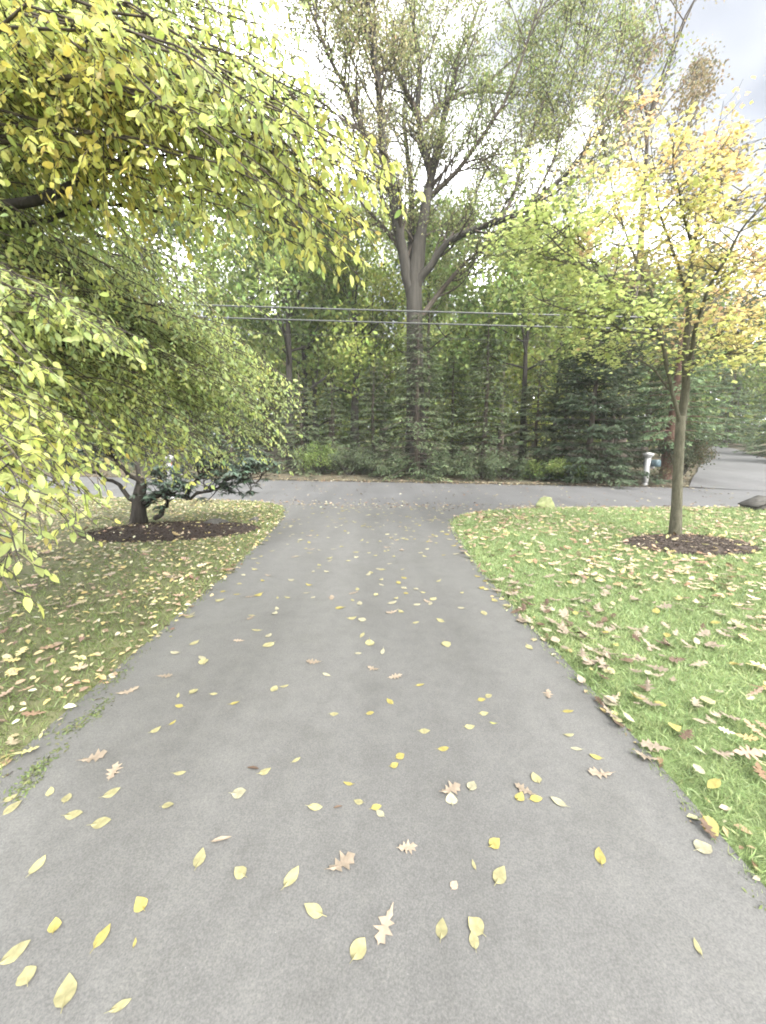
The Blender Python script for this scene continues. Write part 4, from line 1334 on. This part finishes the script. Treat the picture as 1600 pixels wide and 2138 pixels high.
# ------------------------------------------------------------------ mailboxes, rocks, wedge, wires
def mailbox(label, x, y, rz, box_side=1, flag=False):
    z0 = ground_z(x, y) - 0.02 if y > 12 else 0.02
    root = thing('mailbox', label, 'mailbox', (x, y, z0), 'mailboxes on white posts')
    root.rotation_euler = (0, 0, rz)
    O = np.zeros(3)
    m = MB()
    m.box((-0.064, -0.064, -0.1), (0.064, 0.064, 1.0)); m.box((-0.072, -0.072, 0.0), (0.072, 0.072, 0.10))
    m.build('post', M['white_paint'], root, origin=O)
    m = MB()
    for (z, w) in ((0.96, 0.075), (1.04, 0.10), (1.10, 0.115)):
        pass
    prof = [(0.955, 0.068), (1.0, 0.074), (1.06, 0.112), (1.10, 0.12), (1.13, 0.12), (1.17, 0.03)]
    v, f = [], []
    for z, w in prof:
        v += [(-w, -w, z), (w, -w, z), (w, w, z), (-w, w, z)]
    for i in range(len(prof) - 1):
        for j in range(4):
            f.append((i * 4 + j, i * 4 + (j + 1) % 4, i * 4 + 4 + (j + 1) % 4, i * 4 + 4 + j))
    f.append(tuple(range(len(v) - 4, len(v))))
    m.add(v, [np.array(f)])
    m.build('cap', M['white_paint'], root, origin=O)
    m = MB()
    m.box((0.065, -0.03, 0.62), (0.30 * box_side if box_side > 0 else 0.30, 0.03, 0.69))
    m.build('arm', M['white_paint'], root, origin=O)
    # arched box, length along y
    a = np.linspace(0, math.pi, 9)
    prof2 = [(-0.10, 0.0)] + [(-0.10 * math.cos(t), 0.13 + 0.10 * math.sin(t)) for t in a] + [(0.10, 0.0)]
    bx, bz = 0.185, 0.692
    n = len(prof2)
    v = [(bx + p[0], -0.24, bz + p[1]) for p in prof2] + [(bx + p[0], 0.24, bz + p[1]) for p in prof2]
    q = [(i, i + 1, n + i + 1, n + i) for i in range(n - 1)] + [(n - 1, 0, n, 2 * n - 1)]
    m = MB(); m.add(v, [np.array(q), np.array([list(range(n, 2 * n))])])
    bo = m.build('box', M['teal_paint'], root, origin=O)
    m = MB()
    s = 1.05
    v = [(bx + p[0] * s, -0.258, bz + p[1] * s - 0.004) for p in prof2] + [(bx + p[0] * s, -0.236, bz + p[1] * s - 0.004) for p in prof2]
    m.add(v, [np.array(q), np.array([list(range(n - 1, -1, -1))])])
    m.box((bx - 0.02, -0.275, bz + 0.16), (bx + 0.02, -0.257, bz + 0.185))
    m.build('door', M['teal_paint'], bo, origin=O)
    if flag:
        m = MB(); m.box((bx - 0.125, -0.05, bz + 0.10), (bx - 0.112, -0.03, bz + 0.36)); m.box((bx - 0.125, -0.05, bz + 0.28), (bx - 0.112, 0.07, bz + 0.36))
        m.build('flag', M['red_paint'], bo, origin=O)
    return root
mailbox('teal mailbox on white post across the street by the spruce', 9.2, 13.45, 0.25)
mailbox('white mailbox post half hidden behind the hanging boughs at left', -5.55, 10.02, 0.2, flag=True)

def rock(name, label, x, y, z, s, seed, mat, category='rock'):
    import bmesh
    bm = bmesh.new()
    bmesh.ops.create_icosphere(bm, subdivisions=4, radius=1.0)
    for v in bm.verts:
        c = v.co.copy()
        for pn, ph in ((Vector((-0.55, -0.15, 0.82)), 0.62), (Vector((0.88, -0.25, 0.40)), 0.70), (Vector((-0.2, -0.95, 0.25)), 0.72), (Vector((0.1, 0.3, 0.95)), 0.80)):
            ov = c.dot(pn.normalized()) - ph
            if ov > 0:
                c -= pn.normalized() * ov * 0.85
        k = 1 + 0.22 * mnoise.noise(c * 1.1 + Vector((seed, 0, 0))) + 0.10 * mnoise.noise(c * 2.7 + Vector((0, seed, 0))) + 0.03 * mnoise.noise(c * 7)
        v.co = Vector((c.x * s[0], c.y * s[1], c.z * s[2])) * k
        if v.co.x < 0:
            v.co.z *= 1 - 0.25 * min(1, -v.co.x / s[0])
    me = bpy.data.meshes.new(name)
    bm.to_mesh(me); bm.free()
    for p in me.polygons:
        p.use_smooth = True
    o = link(name, me, mat)
    o.location = (x, y, z)
    o['label'] = label; o['category'] = category
    return o
rock('mossy_rock', 'pale yellow green mossy rock where right lawn meets the street', 3.78, 8.82, 0.10, (0.22, 0.17, 0.20), 2.0, M['rock'])
rock('garden_rock', 'flat grey rock half buried in the shrub bed', -3.05, 6.75, 0.07, (0.26, 0.18, 0.11), 5.0, M['grey_rock'])
rock('garden_rock', 'small dark rock at the right tip of the shrub bed', -2.45, 7.15, 0.05, (0.10, 0.09, 0.09), 8.0, M['grey_rock'])

# weathered wedge at the street edge, right
wr = thing('concrete_wedge', 'weathered grey wedge shaped block beside the street at right edge', 'concrete block', (8.62, 8.45, 0.0))
m = MB()
prof = [(-0.46, 0.0), (-0.46, 0.12), (-0.25, 0.21), (-0.06, 0.295), (0.03, 0.18), (0.50, 0.12), (0.50, 0.0)]
n = len(prof)
v = [(x, -0.20, z) for x, z in prof] + [(x, 0.22, z) for x, z in prof]
q = [(n + i, n + (i + 1) % n, (i + 1) % n, i) for i in range(n)]
m.add(v, [np.array(q), np.array([list(range(n))]), np.array([list(range(2 * n - 1, n - 1, -1))])])
m.build('body', M['concrete'], wr, origin=np.zeros(3))
m = MB()
v = []
for y in (-0.235, 0.25):
    v += [(-0.49, y, 0.11), (-0.05, y, 0.302), (-0.062, y, 0.33), (-0.49, y, 0.138)]
f = [(0, 1, 2, 3), (7, 6, 5, 4), (3, 2, 6, 7), (0, 4, 5, 1), (1, 5, 6, 2), (0, 3, 7, 4)]
m.add(v, [np.array(f)])
m.build('sloping_slab', M['concrete'], wr, origin=np.zeros(3))

def wire(label, a, b, rad, sag):
    a, b = W(*a), W(*b)
    d = (b - a)
    t = np.linspace(-2.2, 3.0, 60)
    p = a[None] + d[None] * t[:, None]
    p[:, 2] += sag * ((t - 0.5) ** 2 - 0.25)
    m = MB(); m.tube(p, rad, 6, cap=False)
    o = m.build('utility_wire', M['wire'], origin=p[0], smooth=True)
    o.location = tuple(p[0])
    o['label'] = label; o['category'] = 'wire'; o['group'] = 'overhead wires along the street'
wire('upper thick overhead wire crossing above the street', (420, 637, 13.4), (1600, 669, 11.2), 0.024, 0.05)
wire('lower thick overhead wire crossing above the street', (420, 662, 13.2), (1420, 689, 11.3), 0.021, 0.05)
wire('thinnest lowest overhead wire, barely visible against the wood', (780, 703, 13.6), (1130, 712, 13.0), 0.004, 0.01)

# ------------------------------------------------------------------ grass
def blades(name, label, poly, line, lo, hi, dens, cols, bed, hgt=(0.024, 0.054), keepf=None, seed=1, w=0.075):
    r = np.random.default_rng(seed)
    area = (hi[0] - lo[0]) * (hi[1] - lo[1])
    n = int(area * dens)
    p = np.column_stack([r.uniform(lo[0], hi[0], n), r.uniform(lo[1], hi[1], n)])
    p = p[inside(poly, p)]
    # only where the lens reaches, thinner with distance
    d = np.hypot(p[:, 0], p[:, 1])
    side = np.abs(p[:, 0]) > p[:, 1] * 1.08 + 0.5
    keep = (np.abs(p[:, 0]) < p[:, 1] * 1.15 + 4.5) & (r.uniform(size=len(p)) < np.clip(2.6 / np.maximum(d, 0.1), 0, 1) ** 1.1 * np.where(side, 0.38, 1.0))
    p = p[keep]
    rr, _ = bed_z(*bed[:5], p, line, bed[5] if len(bed) > 5 else 0.0)
    p = p[rr > 1.02]
    if keepf is not None:
        p = p[keepf(p, r)]
    n = len(p)
    d = np.hypot(p[:, 0], p[:, 1])
    z = lawn_height(p, line) - 0.006
    D = np.column_stack([r.normal(0, 0.95, (n, 2)), np.ones(n)])
    N = r.normal(0, 1, (n, 3)); N[:, 2] = 0.2
    t = np.clip(vfbm(p, 1.9) * 0.6 + 0.5 + r.normal(0, 0.22, n), 0, 0.999) * (len(cols) - 1)
    cols = np.array(cols)
    i = t.astype(int); f = (t - i)[:, None]
    C = jit(cols[i] * (1 - f) + cols[i + 1] * f, n, 0.12, r)
    S = r.uniform(hgt[0], hgt[1], n) * (1 + 0.05 * d)
    wside = np.where(np.abs(p[:, 0]) > p[:, 1] * 1.08 + 0.5, 1.9, 1.0)
    tpl = (np.array([(0, -1, 0), (0, 1, 0), (0.55, 0.75, 0.10), (0.55, -0.75, 0.10), (1.0, 0, 0.42)], float), [np.array([(0, 1, 2, 3)]), np.array([(3, 2, 4)])])
    tpl[0][:, 1] *= w * 0.5
    mb = MB()
    place_leaves(mb, tpl, np.column_stack([p, z]), D, N, S, C, (1 + 0.28 * d) * wside)
    o = mb.build(name, M['grass'], colors=True, kind='stuff')
    o['label'] = label; o['category'] = 'grass'
    print(name, n)
blades('lawn_grass', 'short green lawn grass right of the driveway', polyR, edge_R, (1.0, -2.0), (15, 9.2), 6200,
       [(0.165, 0.22, 0.095), (0.225, 0.285, 0.125), (0.28, 0.33, 0.155)], BED_R, seed=2)
blades('lawn_grass', 'thin olive lawn grass left of the driveway', polyL, edge_L, (-12, -2.0), (-1.6, 11.5), 3600,
       [(0.11, 0.14, 0.055), (0.15, 0.19, 0.072), (0.20, 0.23, 0.10)], BED_L + (0.10,), seed=3,
       keepf=lambda p, r: r.uniform(size=len(p)) < np.clip(1.15 - (-1.8 - p[:, 0]) * 0.42, 0.10, 1))

# moss and tufts creeping over the left driveway edge
r = np.random.default_rng(8)
mb = MB()
P = []
for (px, py, sp_, n) in [(240, 1420, 0.05, 120), (200, 1490, 0.05, 200), (150, 1520, 0.03, 90), (80, 1610, 0.05, 260), (60, 1650, 0.03, 60)]:
    c = G(px, py)
    P.append(c[:2] + r.normal(0, 1, (n, 2)) * np.array([0.5, 1.5]) * sp_)
i = r.integers(0, len(edge_L), 1500)
e = edge_L[i]; e = e[(e[:, 1] > 1) & (e[:, 1] < 9)]
P.append(e + r.normal(0, 0.022, e.shape) + np.array([0.02, 0]))
i = r.integers(0, len(edge_R), 1500)
e = edge_R[i]; e = e[(e[:, 1] > 0.8) & (e[:, 1] < 9)]
P.append(e + r.normal(0, 0.018, e.shape) - np.array([0.01, 0]))
P = np.concatenate(P); n = len(P)
place_leaves(mb, tpl_rhomb(0.18, 0.1), np.column_stack([P, np.full(n, 0.004)]), np.column_stack([r.normal(0, 1, (n, 2)), r.uniform(0, 0.5, n)]), r.normal(0, 0.4, (n, 3)) + np.array([0, 0, 1]), r.uniform(0.008, 0.026, n),
             jit(mixcol((0.05, 0.065, 0.025), (0.11, 0.13, 0.05), r.uniform(0, 1, n)), n, 0.2, r))
o = mb.build('edge_moss', M['moss'], colors=True, kind='stuff')
o['label'] = 'moss and tiny weeds creeping over the driveway edges'; o['category'] = 'moss'

# ------------------------------------------------------------------ fallen leaves
def fallen_mesh(kind, seed, col):
    r = np.random.default_rng(seed)
    if kind == 'oak':
        pts = np.array(OAK, float)
        pts[2:, 1] *= r.uniform(0.85, 1.2)
        pts[2:] += r.normal(0, 0.022, pts[2:].shape)
        v, f = tpl_outline(pts, 0.0, 0.0)
    elif kind == 'curl':
        v, f = tpl_ovate(0.0, 0.0, 0.20)
    else:
        w = {'oval': 0.30, 'round': 0.42, 'slim': 0.20}[kind] * r.uniform(0.9, 1.1)
        xs = np.linspace(0, 1, 8)
        wid = w * np.sin(math.pi * xs ** 0.85) ** 0.8
        wid[0] = wid[-1] = 0
        up = [(x, a * r.uniform(0.93, 1.07)) for x, a in zip(xs[1:-1], wid[1:-1])]
        lo = [(x, -a * r.uniform(0.93, 1.07)) for x, a in zip(xs[1:-1], wid[1:-1])][::-1]
        pts = [(0, 0)] + lo[::-1] + [(1.0, r.normal(0, 0.02))] + up[::-1]
        pts = [(-0.22, 0.012), (-0.22, -0.012), (0.0, -0.014)] + lo[::-1] + [(1.02, r.normal(0, 0.02))] + up[::-1] + [(0.0, 0.014)]
        v, f = tpl_outline(pts)
    v = v.copy()
    v[:, 0] -= 0.45
    a, b_, c = r.uniform(0.02, 0.5), r.uniform(-0.2, 0.6), r.normal(0, 0.3)
    if kind == 'curl':
        v[:, 2] = 2.8 * v[:, 1] ** 2
        v[:, 1] *= 0.6
    v[:, 2] += a * v[:, 0] ** 2 + b_ * v[:, 1] ** 2 + c * v[:, 0] * v[:, 1]
    v[:, 2] -= v[:, 2].min()
    cc = np.broadcast_to(np.array(col), (len(v), 3)).copy()
    cc[0] *= 0.86
    cc *= r.uniform(0.78, 1.12, (len(v), 1)) * r.uniform(0.85, 1.1)
    me = raw_mesh('fallen_leaf', v, f, cc)
    me.materials.append(M['dry_leaf'])
    return me

CN = {'pale': ((0.215, 0.200, 0.105), 'pale yellow'), 'yellow': ((0.220, 0.190, 0.060), 'bright yellow'), 'cream': ((0.235, 0.222, 0.150), 'cream coloured'), 'tan': ((0.22, 0.180, 0.135), 'tan'), 'brown': ((0.085, 0.056, 0.038), 'brown'), 'lime': ((0.19, 0.19, 0.07), 'yellow green')}
LEAFMESH = {}
def leaf_mesh(kind, col, k):
    key = (kind, col, k)
    if key not in LEAFMESH:
        LEAFMESH[key] = fallen_mesh(kind, hash((len(kind), ord(col[0]), ord(kind[0]), k)) % 9999, CN[col][0])
    return LEAFMESH[key]

def drop_leaf(name, label, x, y, z, size, ang, kind, col, group, tilt=0.05, r=random):
    o = bpy.data.objects.new(name, leaf_mesh(kind, col, r.randrange(8)))
    COL.objects.link(o)
    o.location = (x, y, z)
    o.rotation_euler = (r.gauss(0, tilt), r.gauss(0, tilt), ang)
    o.scale = (size,) * 3
    o['label'] = label; o['category'] = 'fallen leaf'
    if group:
        o['group'] = group
    return o

# leaves seen singly on the driveway: photo x, y, length in cm, screen angle, shape, colour
NEARL = [
    (30, 1995, 7.5, 35, 'oval', 'pale'), (57, 2042, 5.5, 95, 'round', 'pale'), (138, 2078, 8.5, 80, 'oval', 'pale'), (250, 2105, 5.5, 30, 'slim', 'pale'), (282, 1973, 2.6, 75, 'slim', 'yellow'), (213, 1960, 6.5, 55, 'oval', 'yellow'), (115, 1938, 4.6, 80, 'round', 'yellow'),
    (295, 1893, 5.6, 120, 'round', 'yellow'), (78, 1812, 7.0, 50, 'oval', 'pale'), (417, 1797, 7.0, 70, 'oval', 'pale'), (460, 1758, 8.5, 15, 'curl', 'tan'), (503, 1825, 5.5, 140, 'round', 'pale'), (608, 1837, 8.0, 55, 'oval', 'pale'), (657, 1905, 7.5, 150, 'oval', 'pale'),
    (748, 1988, 6.5, 60, 'round', 'pale'), (712, 1808, 10.5, 30, 'oak', 'tan'), (805, 1935, 10.5, 250, 'oak', 'tan'), (850, 1773, 7.0, 10, 'oak', 'tan'), (922, 1945, 6.0, 85, 'oval', 'pale'), (995, 1938, 6.0, 130, 'round', 'pale'), (990, 1968, 5.0, 100, 'oval', 'pale'),
    (948, 1852, 3.5, 60, 'round', 'tan'), (990, 1810, 3.6, 110, 'slim', 'pale'), (1043, 1833, 7.5, 65, 'oval', 'pale'), (1032, 1765, 5.5, 40, 'round', 'yellow'), (1253, 1793, 7.0, 100, 'oval', 'yellow'), (1467, 1773, 7.5, 20, 'round', 'cream'), (1457, 1983, 4.6, 115, 'slim', 'pale'),
    (1168, 1678, 7.0, 155, 'oval', 'cream'), (1118, 1670, 6.0, 5, 'oval', 'yellow'), (1085, 1668, 5.6, 60, 'round', 'yellow'), (1095, 1652, 8.0, 150, 'oak', 'tan'), (985, 1645, 6.0, 70, 'round', 'cream'), (943, 1673, 5.8, 100, 'round', 'cream'), (940, 1652, 9.5, 20, 'oak', 'tan'),
    (1120, 1628, 6.0, 120, 'round', 'pale'), (1255, 1618, 10.5, 175, 'oak', 'tan'), (1245, 1583, 6.0, 165, 'oval', 'yellow'), (1205, 1566, 6.0, 172, 'slim', 'cream'), (925, 1566, 6.0, 5, 'oval', 'yellow'), (835, 1582, 5.0, 25, 'round', 'yellow'), (823, 1601, 4.6, 20, 'round', 'yellow'),
    (728, 1639, 5.0, 165, 'slim', 'yellow'), (785, 1688, 5.0, 20, 'oval', 'yellow'), (795, 1702, 4.6, 140, 'oval', 'cream'), (750, 1677, 4.5, 165, 'oval', 'pale'), (705, 1688, 4.5, 15, 'curl', 'brown'), (657, 1688, 6.5, 0, 'oval', 'pale'), (498, 1659, 6.5, 10, 'round', 'cream'),
    (553, 1614, 6.0, 25, 'oval', 'pale'), (530, 1607, 7.0, 170, 'curl', 'brown'), (618, 1590, 5.0, 30, 'slim', 'pale'), (375, 1617, 6.0, 5, 'slim', 'pale'), (350, 1684, 5.2, 8, 'oval', 'pale'), (232, 1659, 7.0, 25, 'oval', 'pale'), (210, 1721, 7.5, 15, 'oval', 'pale'),
    (153, 1704, 7.0, 10, 'oval', 'pale'), (140, 1670, 5.0, 60, 'round', 'pale'), (105, 1657, 5.0, 70, 'oval', 'pale'), (25, 1690, 7.0, 35, 'oval', 'pale'), (22, 1670, 5.0, 30, 'oval', 'pale'), (195, 1585, 11.0, 15, 'oak', 'tan'), (238, 1614, 9.0, 60, 'oak', 'tan'),
    (325, 1527, 6.0, 30, 'oval', 'pale'), (360, 1512, 4.5, 35, 'slim', 'yellow'), (375, 1476, 5.5, 175, 'oval', 'yellow'), (372, 1455, 5.0, 75, 'slim', 'pale'), (404, 1446, 6.0, 30, 'round', 'pale'), (446, 1451, 5.0, 0, 'oval', 'pale'), (490, 1470, 6.0, 15, 'slim', 'yellow'),
    (573, 1441, 6.0, 50, 'round', 'pale'), (593, 1435, 6.0, 10, 'slim', 'pale'), (268, 1446, 11.0, 20, 'oak', 'tan'), (345, 1413, 9.5, 0, 'oak', 'tan'), (697, 1493, 5.5, 0, 'oval', 'pale'), (772, 1491, 5.0, 10, 'oval', 'yellow'), (815, 1467, 6.0, 140, 'oval', 'yellow'),
    (886, 1529, 6.0, 0, 'oval', 'pale'), (980, 1520, 6.0, 5, 'oval', 'pale'), (1010, 1492, 5.5, 0, 'oval', 'pale'), (1005, 1463, 5.5, 10, 'oval', 'yellow'), (1020, 1455, 5.5, 30, 'oval', 'pale'), (1145, 1453, 8.0, 90, 'oak', 'tan'), (1185, 1487, 7.0, 0, 'slim', 'yellow'),
    (1187, 1537, 6.0, 5, 'slim', 'pale'), (1030, 1512, 4.0, 170, 'slim', 'lime'), (877, 1432, 6.0, 10, 'slim', 'yellow'), (825, 1415, 9.0, 10, 'oak', 'tan'), (780, 1398, 8.0, 165, 'oak', 'tan'), (683, 1411, 6.5, 165, 'slim', 'cream'), (655, 1384, 10.0, 175, 'oak', 'tan'),
]
WORD = {'oval': 'oval leaf', 'round': 'rounded leaf', 'slim': 'slim pointed leaf', 'oak': 'lobed oak leaf', 'curl': 'rolled up leaf'}
ORD = ['leftmost', 'second from left', 'third from left', 'fourth from left', 'fifth from left', 'sixth from left', 'seventh from left', 'eighth from left', 'ninth from left', 'tenth from left', 'eleventh from left', 'twelfth from left', 'thirteenth from left', 'fourteenth from left']
BANDS = [(1870, 9999, 'nearest the camera'), (1720, 1870, 'second band from bottom'), (1630, 1720, 'third band from bottom'), (1540, 1630, 'fourth band from bottom'), (0, 1540, 'along the middle of the driveway')]
from collections import defaultdict
bins = defaultdict(list)
for k, L in enumerate(NEARL):
    for bi, (a, b_, nm) in enumerate(BANDS):
        if a <= L[1] < b_:
            bins[(bi, L[4], L[5])].append((L[0], k))
LAB = {}
for (bi, kind, col), ls in bins.items():
    ls.sort()
    for j, (_, k) in enumerate(ls):
        s = f"{CN[col][1]} {WORD[kind]} on driveway, {BANDS[bi][2]}"
        if len(ls) > 1:
            s = f"{CN[col][1]} {WORD[kind]}, {ORD[min(j, len(ORD)-1)]}, on driveway {BANDS[bi][2]}"
        LAB[k] = s
used = []
for k, (px, py, cm, ang, kind, col) in enumerate(NEARL):
    g = G(px, py)
    a = math.radians(ang) 
    # screen angle to ground angle: undo foreshortening
    p2 = G(px + 10 * math.cos(a), py - 10 * math.sin(a))
    ga = math.atan2(p2[1] - g[1], p2[0] - g[0])
    drop_leaf('fallen_oak_leaf' if kind == 'oak' else 'fallen_leaf', LAB[k], g[0], g[1], 0.0065, cm / 100 * (1.0 if kind == 'oak' else 0.92), ga, kind, col, 'leaves fallen on the driveway')
    used.append(g[:2])
used = np.array(used)
# smaller leaves farther up the drive
rr_ = random.Random(4)
cnt = 0
while cnt < 285:
    y = rr_.uniform(2.4, 8.9)
    x = rr_.uniform(-1.9, 1.5)
    p = np.array([[x, y]])
    if y < 3.2 and (np.min(np.hypot(*(used - p).T)) < 0.22 or rr_.random() < 0.4):
        continue
    if not inside(dp, p)[0]:
        continue
    zone = 'between the first curve and the lawn corner' if y < 4.6 else ('beside the shrub bed' if y < 6.6 else 'near the street mouth')
    zn = 0 if y < 4.0 else 1 if y < 6.2 else 2
    oak = rr_.random() < 0.13
    col = 'tan' if oak else rr_.choice(['pale', 'pale', 'pale', 'yellow', 'cream', 'cream'])
    zone = ['on the middle stretch of the driveway', 'on the far stretch of the driveway', 'at the street mouth of the driveway'][zn]
    lab = f"small {CN[col][1]} {'oak ' if oak else ''}leaf lying {zone}"
    drop_leaf('fallen_oak_leaf' if oak else 'fallen_leaf', lab, x, y, 0.0065, rr_.uniform(0.08, 0.11) if oak else rr_.uniform(0.05, 0.092), rr_.uniform(0, 6.28), 'oak' if oak else rr_.choice(['oval', 'oval', 'round', 'slim']), col, lab.replace('small', 'scattered small').replace('leaf lying', 'leaves lying'), r=rr_)
    cnt += 1

# oak leaves on the right lawn: the nearest ones singly
cand = []
r = np.random.default_rng(14)
n = 19000
p = np.column_stack([r.uniform(1.1, 15, n), r.uniform(-1.5, 9.0, n)])
p = p[inside(polyR, p)]
dn = vfbm(p, 0.9, 11.0) * 0.8
p = p[(r.uniform(size=len(p)) < (0.42 + 0.65 * dn) * np.clip(0.85 + 0.06 * p[:, 1], 0.6, 1.3))]
p = p[np.abs(p[:, 0]) < p[:, 1] * 1.15 + 4.5]
o_ = np.argsort(np.hypot(p[:, 0], p[:, 1]) + 50.0 * (np.abs(p[:, 0]) > p[:, 1] * 1.03))
p = p[o_]
ONE = 230
zz = lawn_height(p, edge_R)
rbed, zb = bed_z(*BED_R, p, edge_R)
zz = np.where(rbed < 1, zb, zz + 0.034)
for k in range(ONE):
    oak = rr_.random() < 0.74
    col = rr_.choice(['tan', 'tan', 'tan', 'tan', 'brown']) if oak else rr_.choice(['yellow', 'cream', 'pale', 'tan'])
    x, y = p[k]
    zone = 'near the right frame edge' if x > 0.8 * y + 0.1 else 'beside the driveway edge' if x < 1.75 else 'midway between driveway and maple'
    lab = f"{CN[col][1]} {'oak leaf' if oak else 'oval leaf'} in the right lawn grass {zone}"
    drop_leaf('fallen_oak_leaf' if oak else 'fallen_leaf', lab, x, y, zz[k], rr_.uniform(0.075, 0.13) if oak else rr_.uniform(0.05, 0.08), rr_.uniform(0, 6.28), 'oak' if oak else rr_.choice(['oval', 'round']), col, lab.replace(' leaf', ' leaves'), tilt=0.22, r=rr_)
def litter(name, label, P, Z, cols, size, tpl, seed, tilt=0.3, wid=1.0):
    r = np.random.default_rng(seed)
    n = len(P)
    cols = np.array(cols)
    C = jit(cols[r.integers(0, len(cols), n)], n, 0.14, r)
    mb = MB()
    place_leaves(mb, tpl, np.column_stack([P, Z]), np.column_stack([r.normal(0, 1, (n, 2)), r.normal(0, tilt * 0.5, n)]), np.column_stack([r.normal(0, tilt, (n, 2)), np.ones(n)]), r.uniform(size[0], size[1], n), C, wid)
    o = mb.build(name, M['dry_leaf'], colors=True, kind='stuff')
    o['label'] = label; o['category'] = 'leaf litter'
    return o
T_OAK = tpl_outline([OAK[i] for i in (0, 3, 4, 6, 8, 9, 11, 12, 14, 16, 17, 19, 20, 22, 24, 25)], 0.25, 0.1)
tanpal = [(0.26, 0.20, 0.135), (0.30, 0.235, 0.165), (0.33, 0.275, 0.19), (0.20, 0.135, 0.085), (0.33, 0.29, 0.13)]
rest = np.arange(ONE, len(p))
litter('fallen_leaf_litter', 'scattered tan leaves over the far part of the right lawn', p[rest], zz[rest] + 0.006, tanpal, (0.06, 0.115), T_OAK, 50)
# left lawn litter
n = 44000
pl_ = np.column_stack([r.uniform(-13, -1.7, n), r.uniform(-1.5, 11, n)])
pl_ = pl_[inside(polyL, pl_)]
pl_ = pl_[(np.abs(pl_[:, 0]) < pl_[:, 1] * 1.15 + 4.0)]
dn = vfbm(pl_, 1.0, 31.0) * 0.8
pl_ = pl_[r.uniform(size=len(pl_)) < 0.62 + 0.6 * dn]
rb, zb = bed_z(*BED_L, pl_, edge_L, 0.10)
kp = (rb > 1) | (r.uniform(size=len(pl_)) < 0.35)
pl_, rb, zb = pl_[kp], rb[kp], zb[kp]
zl = np.where(rb < 1, zb + 0.012, lawn_height(pl_, edge_L) + 0.028)
sel = r.uniform(size=len(pl_)) < 0.8
litter('fallen_leaf_litter', 'small faded leaves carpeting the thin left lawn', pl_[sel], zl[sel], [(0.30, 0.245, 0.155), (0.25, 0.195, 0.125), (0.36, 0.32, 0.15), (0.37, 0.35, 0.24), (0.16, 0.115, 0.08), (0.33, 0.28, 0.115)], (0.035, 0.07), T_HEX, 51, 0.35)
litter('fallen_leaf_litter', 'larger tan oak leaves mixed into the left lawn', pl_[~sel][:900], zl[~sel][:900] + 0.005, tanpal, (0.07, 0.12), T_OAK, 52)
# street litter: the far kerb line, the mouth of the drive and both edges
q = []
i = r.integers(0, len(far_line) - 1, 5000)
f = r.uniform(size=(5000, 1))
e = far_line[i] * (1 - f) + far_line[i + 1] * f
e = e[(np.abs(e[:, 0]) < 22)]
q.append(e + np.column_stack([r.normal(0, 0.1, len(e)), r.normal(0.02, 0.13, len(e))]))
mouth = np.column_stack([r.uniform(-3.0, 4.5, 420), np.zeros(420)])
mouth[:, 1] = 9.25 - mouth[:, 0] * 0.15 + r.normal(0, 0.35, 420)
q.append(mouth)
e2 = np.column_stack([r.uniform(3.0, 10, 380), np.zeros(380)])
e2[:, 1] = 8.85 + np.abs(r.normal(0, 0.16, 380))
q.append(e2)
gen = np.column_stack([r.uniform(-14, 14, 520), np.zeros(520)])
gen[:, 1] = np.interp(gen[:, 0], street_near[:, 0], street_near[:, 1]) + r.uniform(0.2, 4.8, 520)
q.append(gen)
q = np.concatenate(q)
q = q[~inside(nd_poly, q) | (r.uniform(size=len(q)) < 0.06)]
zq = np.where(inside(fp, q), wood_h(q) + 0.02, 0.006)
litter('fallen_leaf_litter', 'pale leaves blown along the street edges', q, zq, [(0.27, 0.235, 0.155), (0.24, 0.19, 0.125), (0.32, 0.295, 0.21), (0.18, 0.12, 0.075)], (0.05, 0.10), T_HEX, 53, 0.2)
# leaves caught along both driveway edges
e = []
for ln, s in ((edge_L, 1), (edge_R, -1)):
    i = r.integers(0, len(ln) - 1, 1500)
    f = r.uniform(size=(1500, 1))
    a = ln[i] * (1 - f) + ln[i + 1] * f
    a = a[(a[:, 1] > 1.0) & (a[:, 1] < 9.3) & (np.abs(a[:, 0]) < 3.5)]
    e.append(a + np.column_stack([r.normal(-0.05 * s, 0.05, len(a)), r.normal(0, 0.02, len(a))]))
e = np.concatenate(e)
e = e[r.uniform(size=len(e)) < 0.55]
ze = np.maximum(0.008, np.where(e[:, 0] < 0, lawn_height(e, edge_L), lawn_height(e, edge_R)) + 0.012)
litter('fallen_leaf_litter', 'broken leaf scraps caught along the driveway edges', e, ze, [(0.22, 0.175, 0.105), (0.28, 0.245, 0.12), (0.13, 0.09, 0.055), (0.30, 0.275, 0.18)], (0.025, 0.06), T_HEX, 54, 0.4)
# forest floor litter on the slope across the street
n = 9000
q = np.column_stack([r.uniform(-24, 30, n), r.uniform(12, 30, n)])
q = q[inside(fp, q) & ~inside(nd_poly, q)]
litter('fallen_leaf_litter', 'brown leaf litter on the wooded ground across the street', q, wood_h(q) + 0.03, [(0.11, 0.08, 0.05), (0.16, 0.12, 0.075), (0.08, 0.06, 0.04)], (0.10, 0.18), T_RH, 55, 0.35)


# ------------------------------------------------------------------ thin scattering volume added over everything to lift the dark tones
hz = MB()
hz.box((-420, -320, -1.2), (420, 520, 40.0))
hm = bpy.data.materials.new('shade_lift_haze')
hm.use_nodes = True
ht = hm.node_tree
for n_x in list(ht.nodes):
    if n_x.type != 'OUTPUT_MATERIAL':
        ht.nodes.remove(n_x)
pv = ht.nodes.new('ShaderNodeVolumePrincipled')
pv.inputs['Color'].default_value = (0.93, 0.95, 0.96, 1)
pv.inputs['Density'].default_value = 0.0007
ht.links.new(pv.outputs['Volume'], ht.nodes['Material Output'].inputs['Volume'])
hz.build('added_haze', hm, kind='stuff')
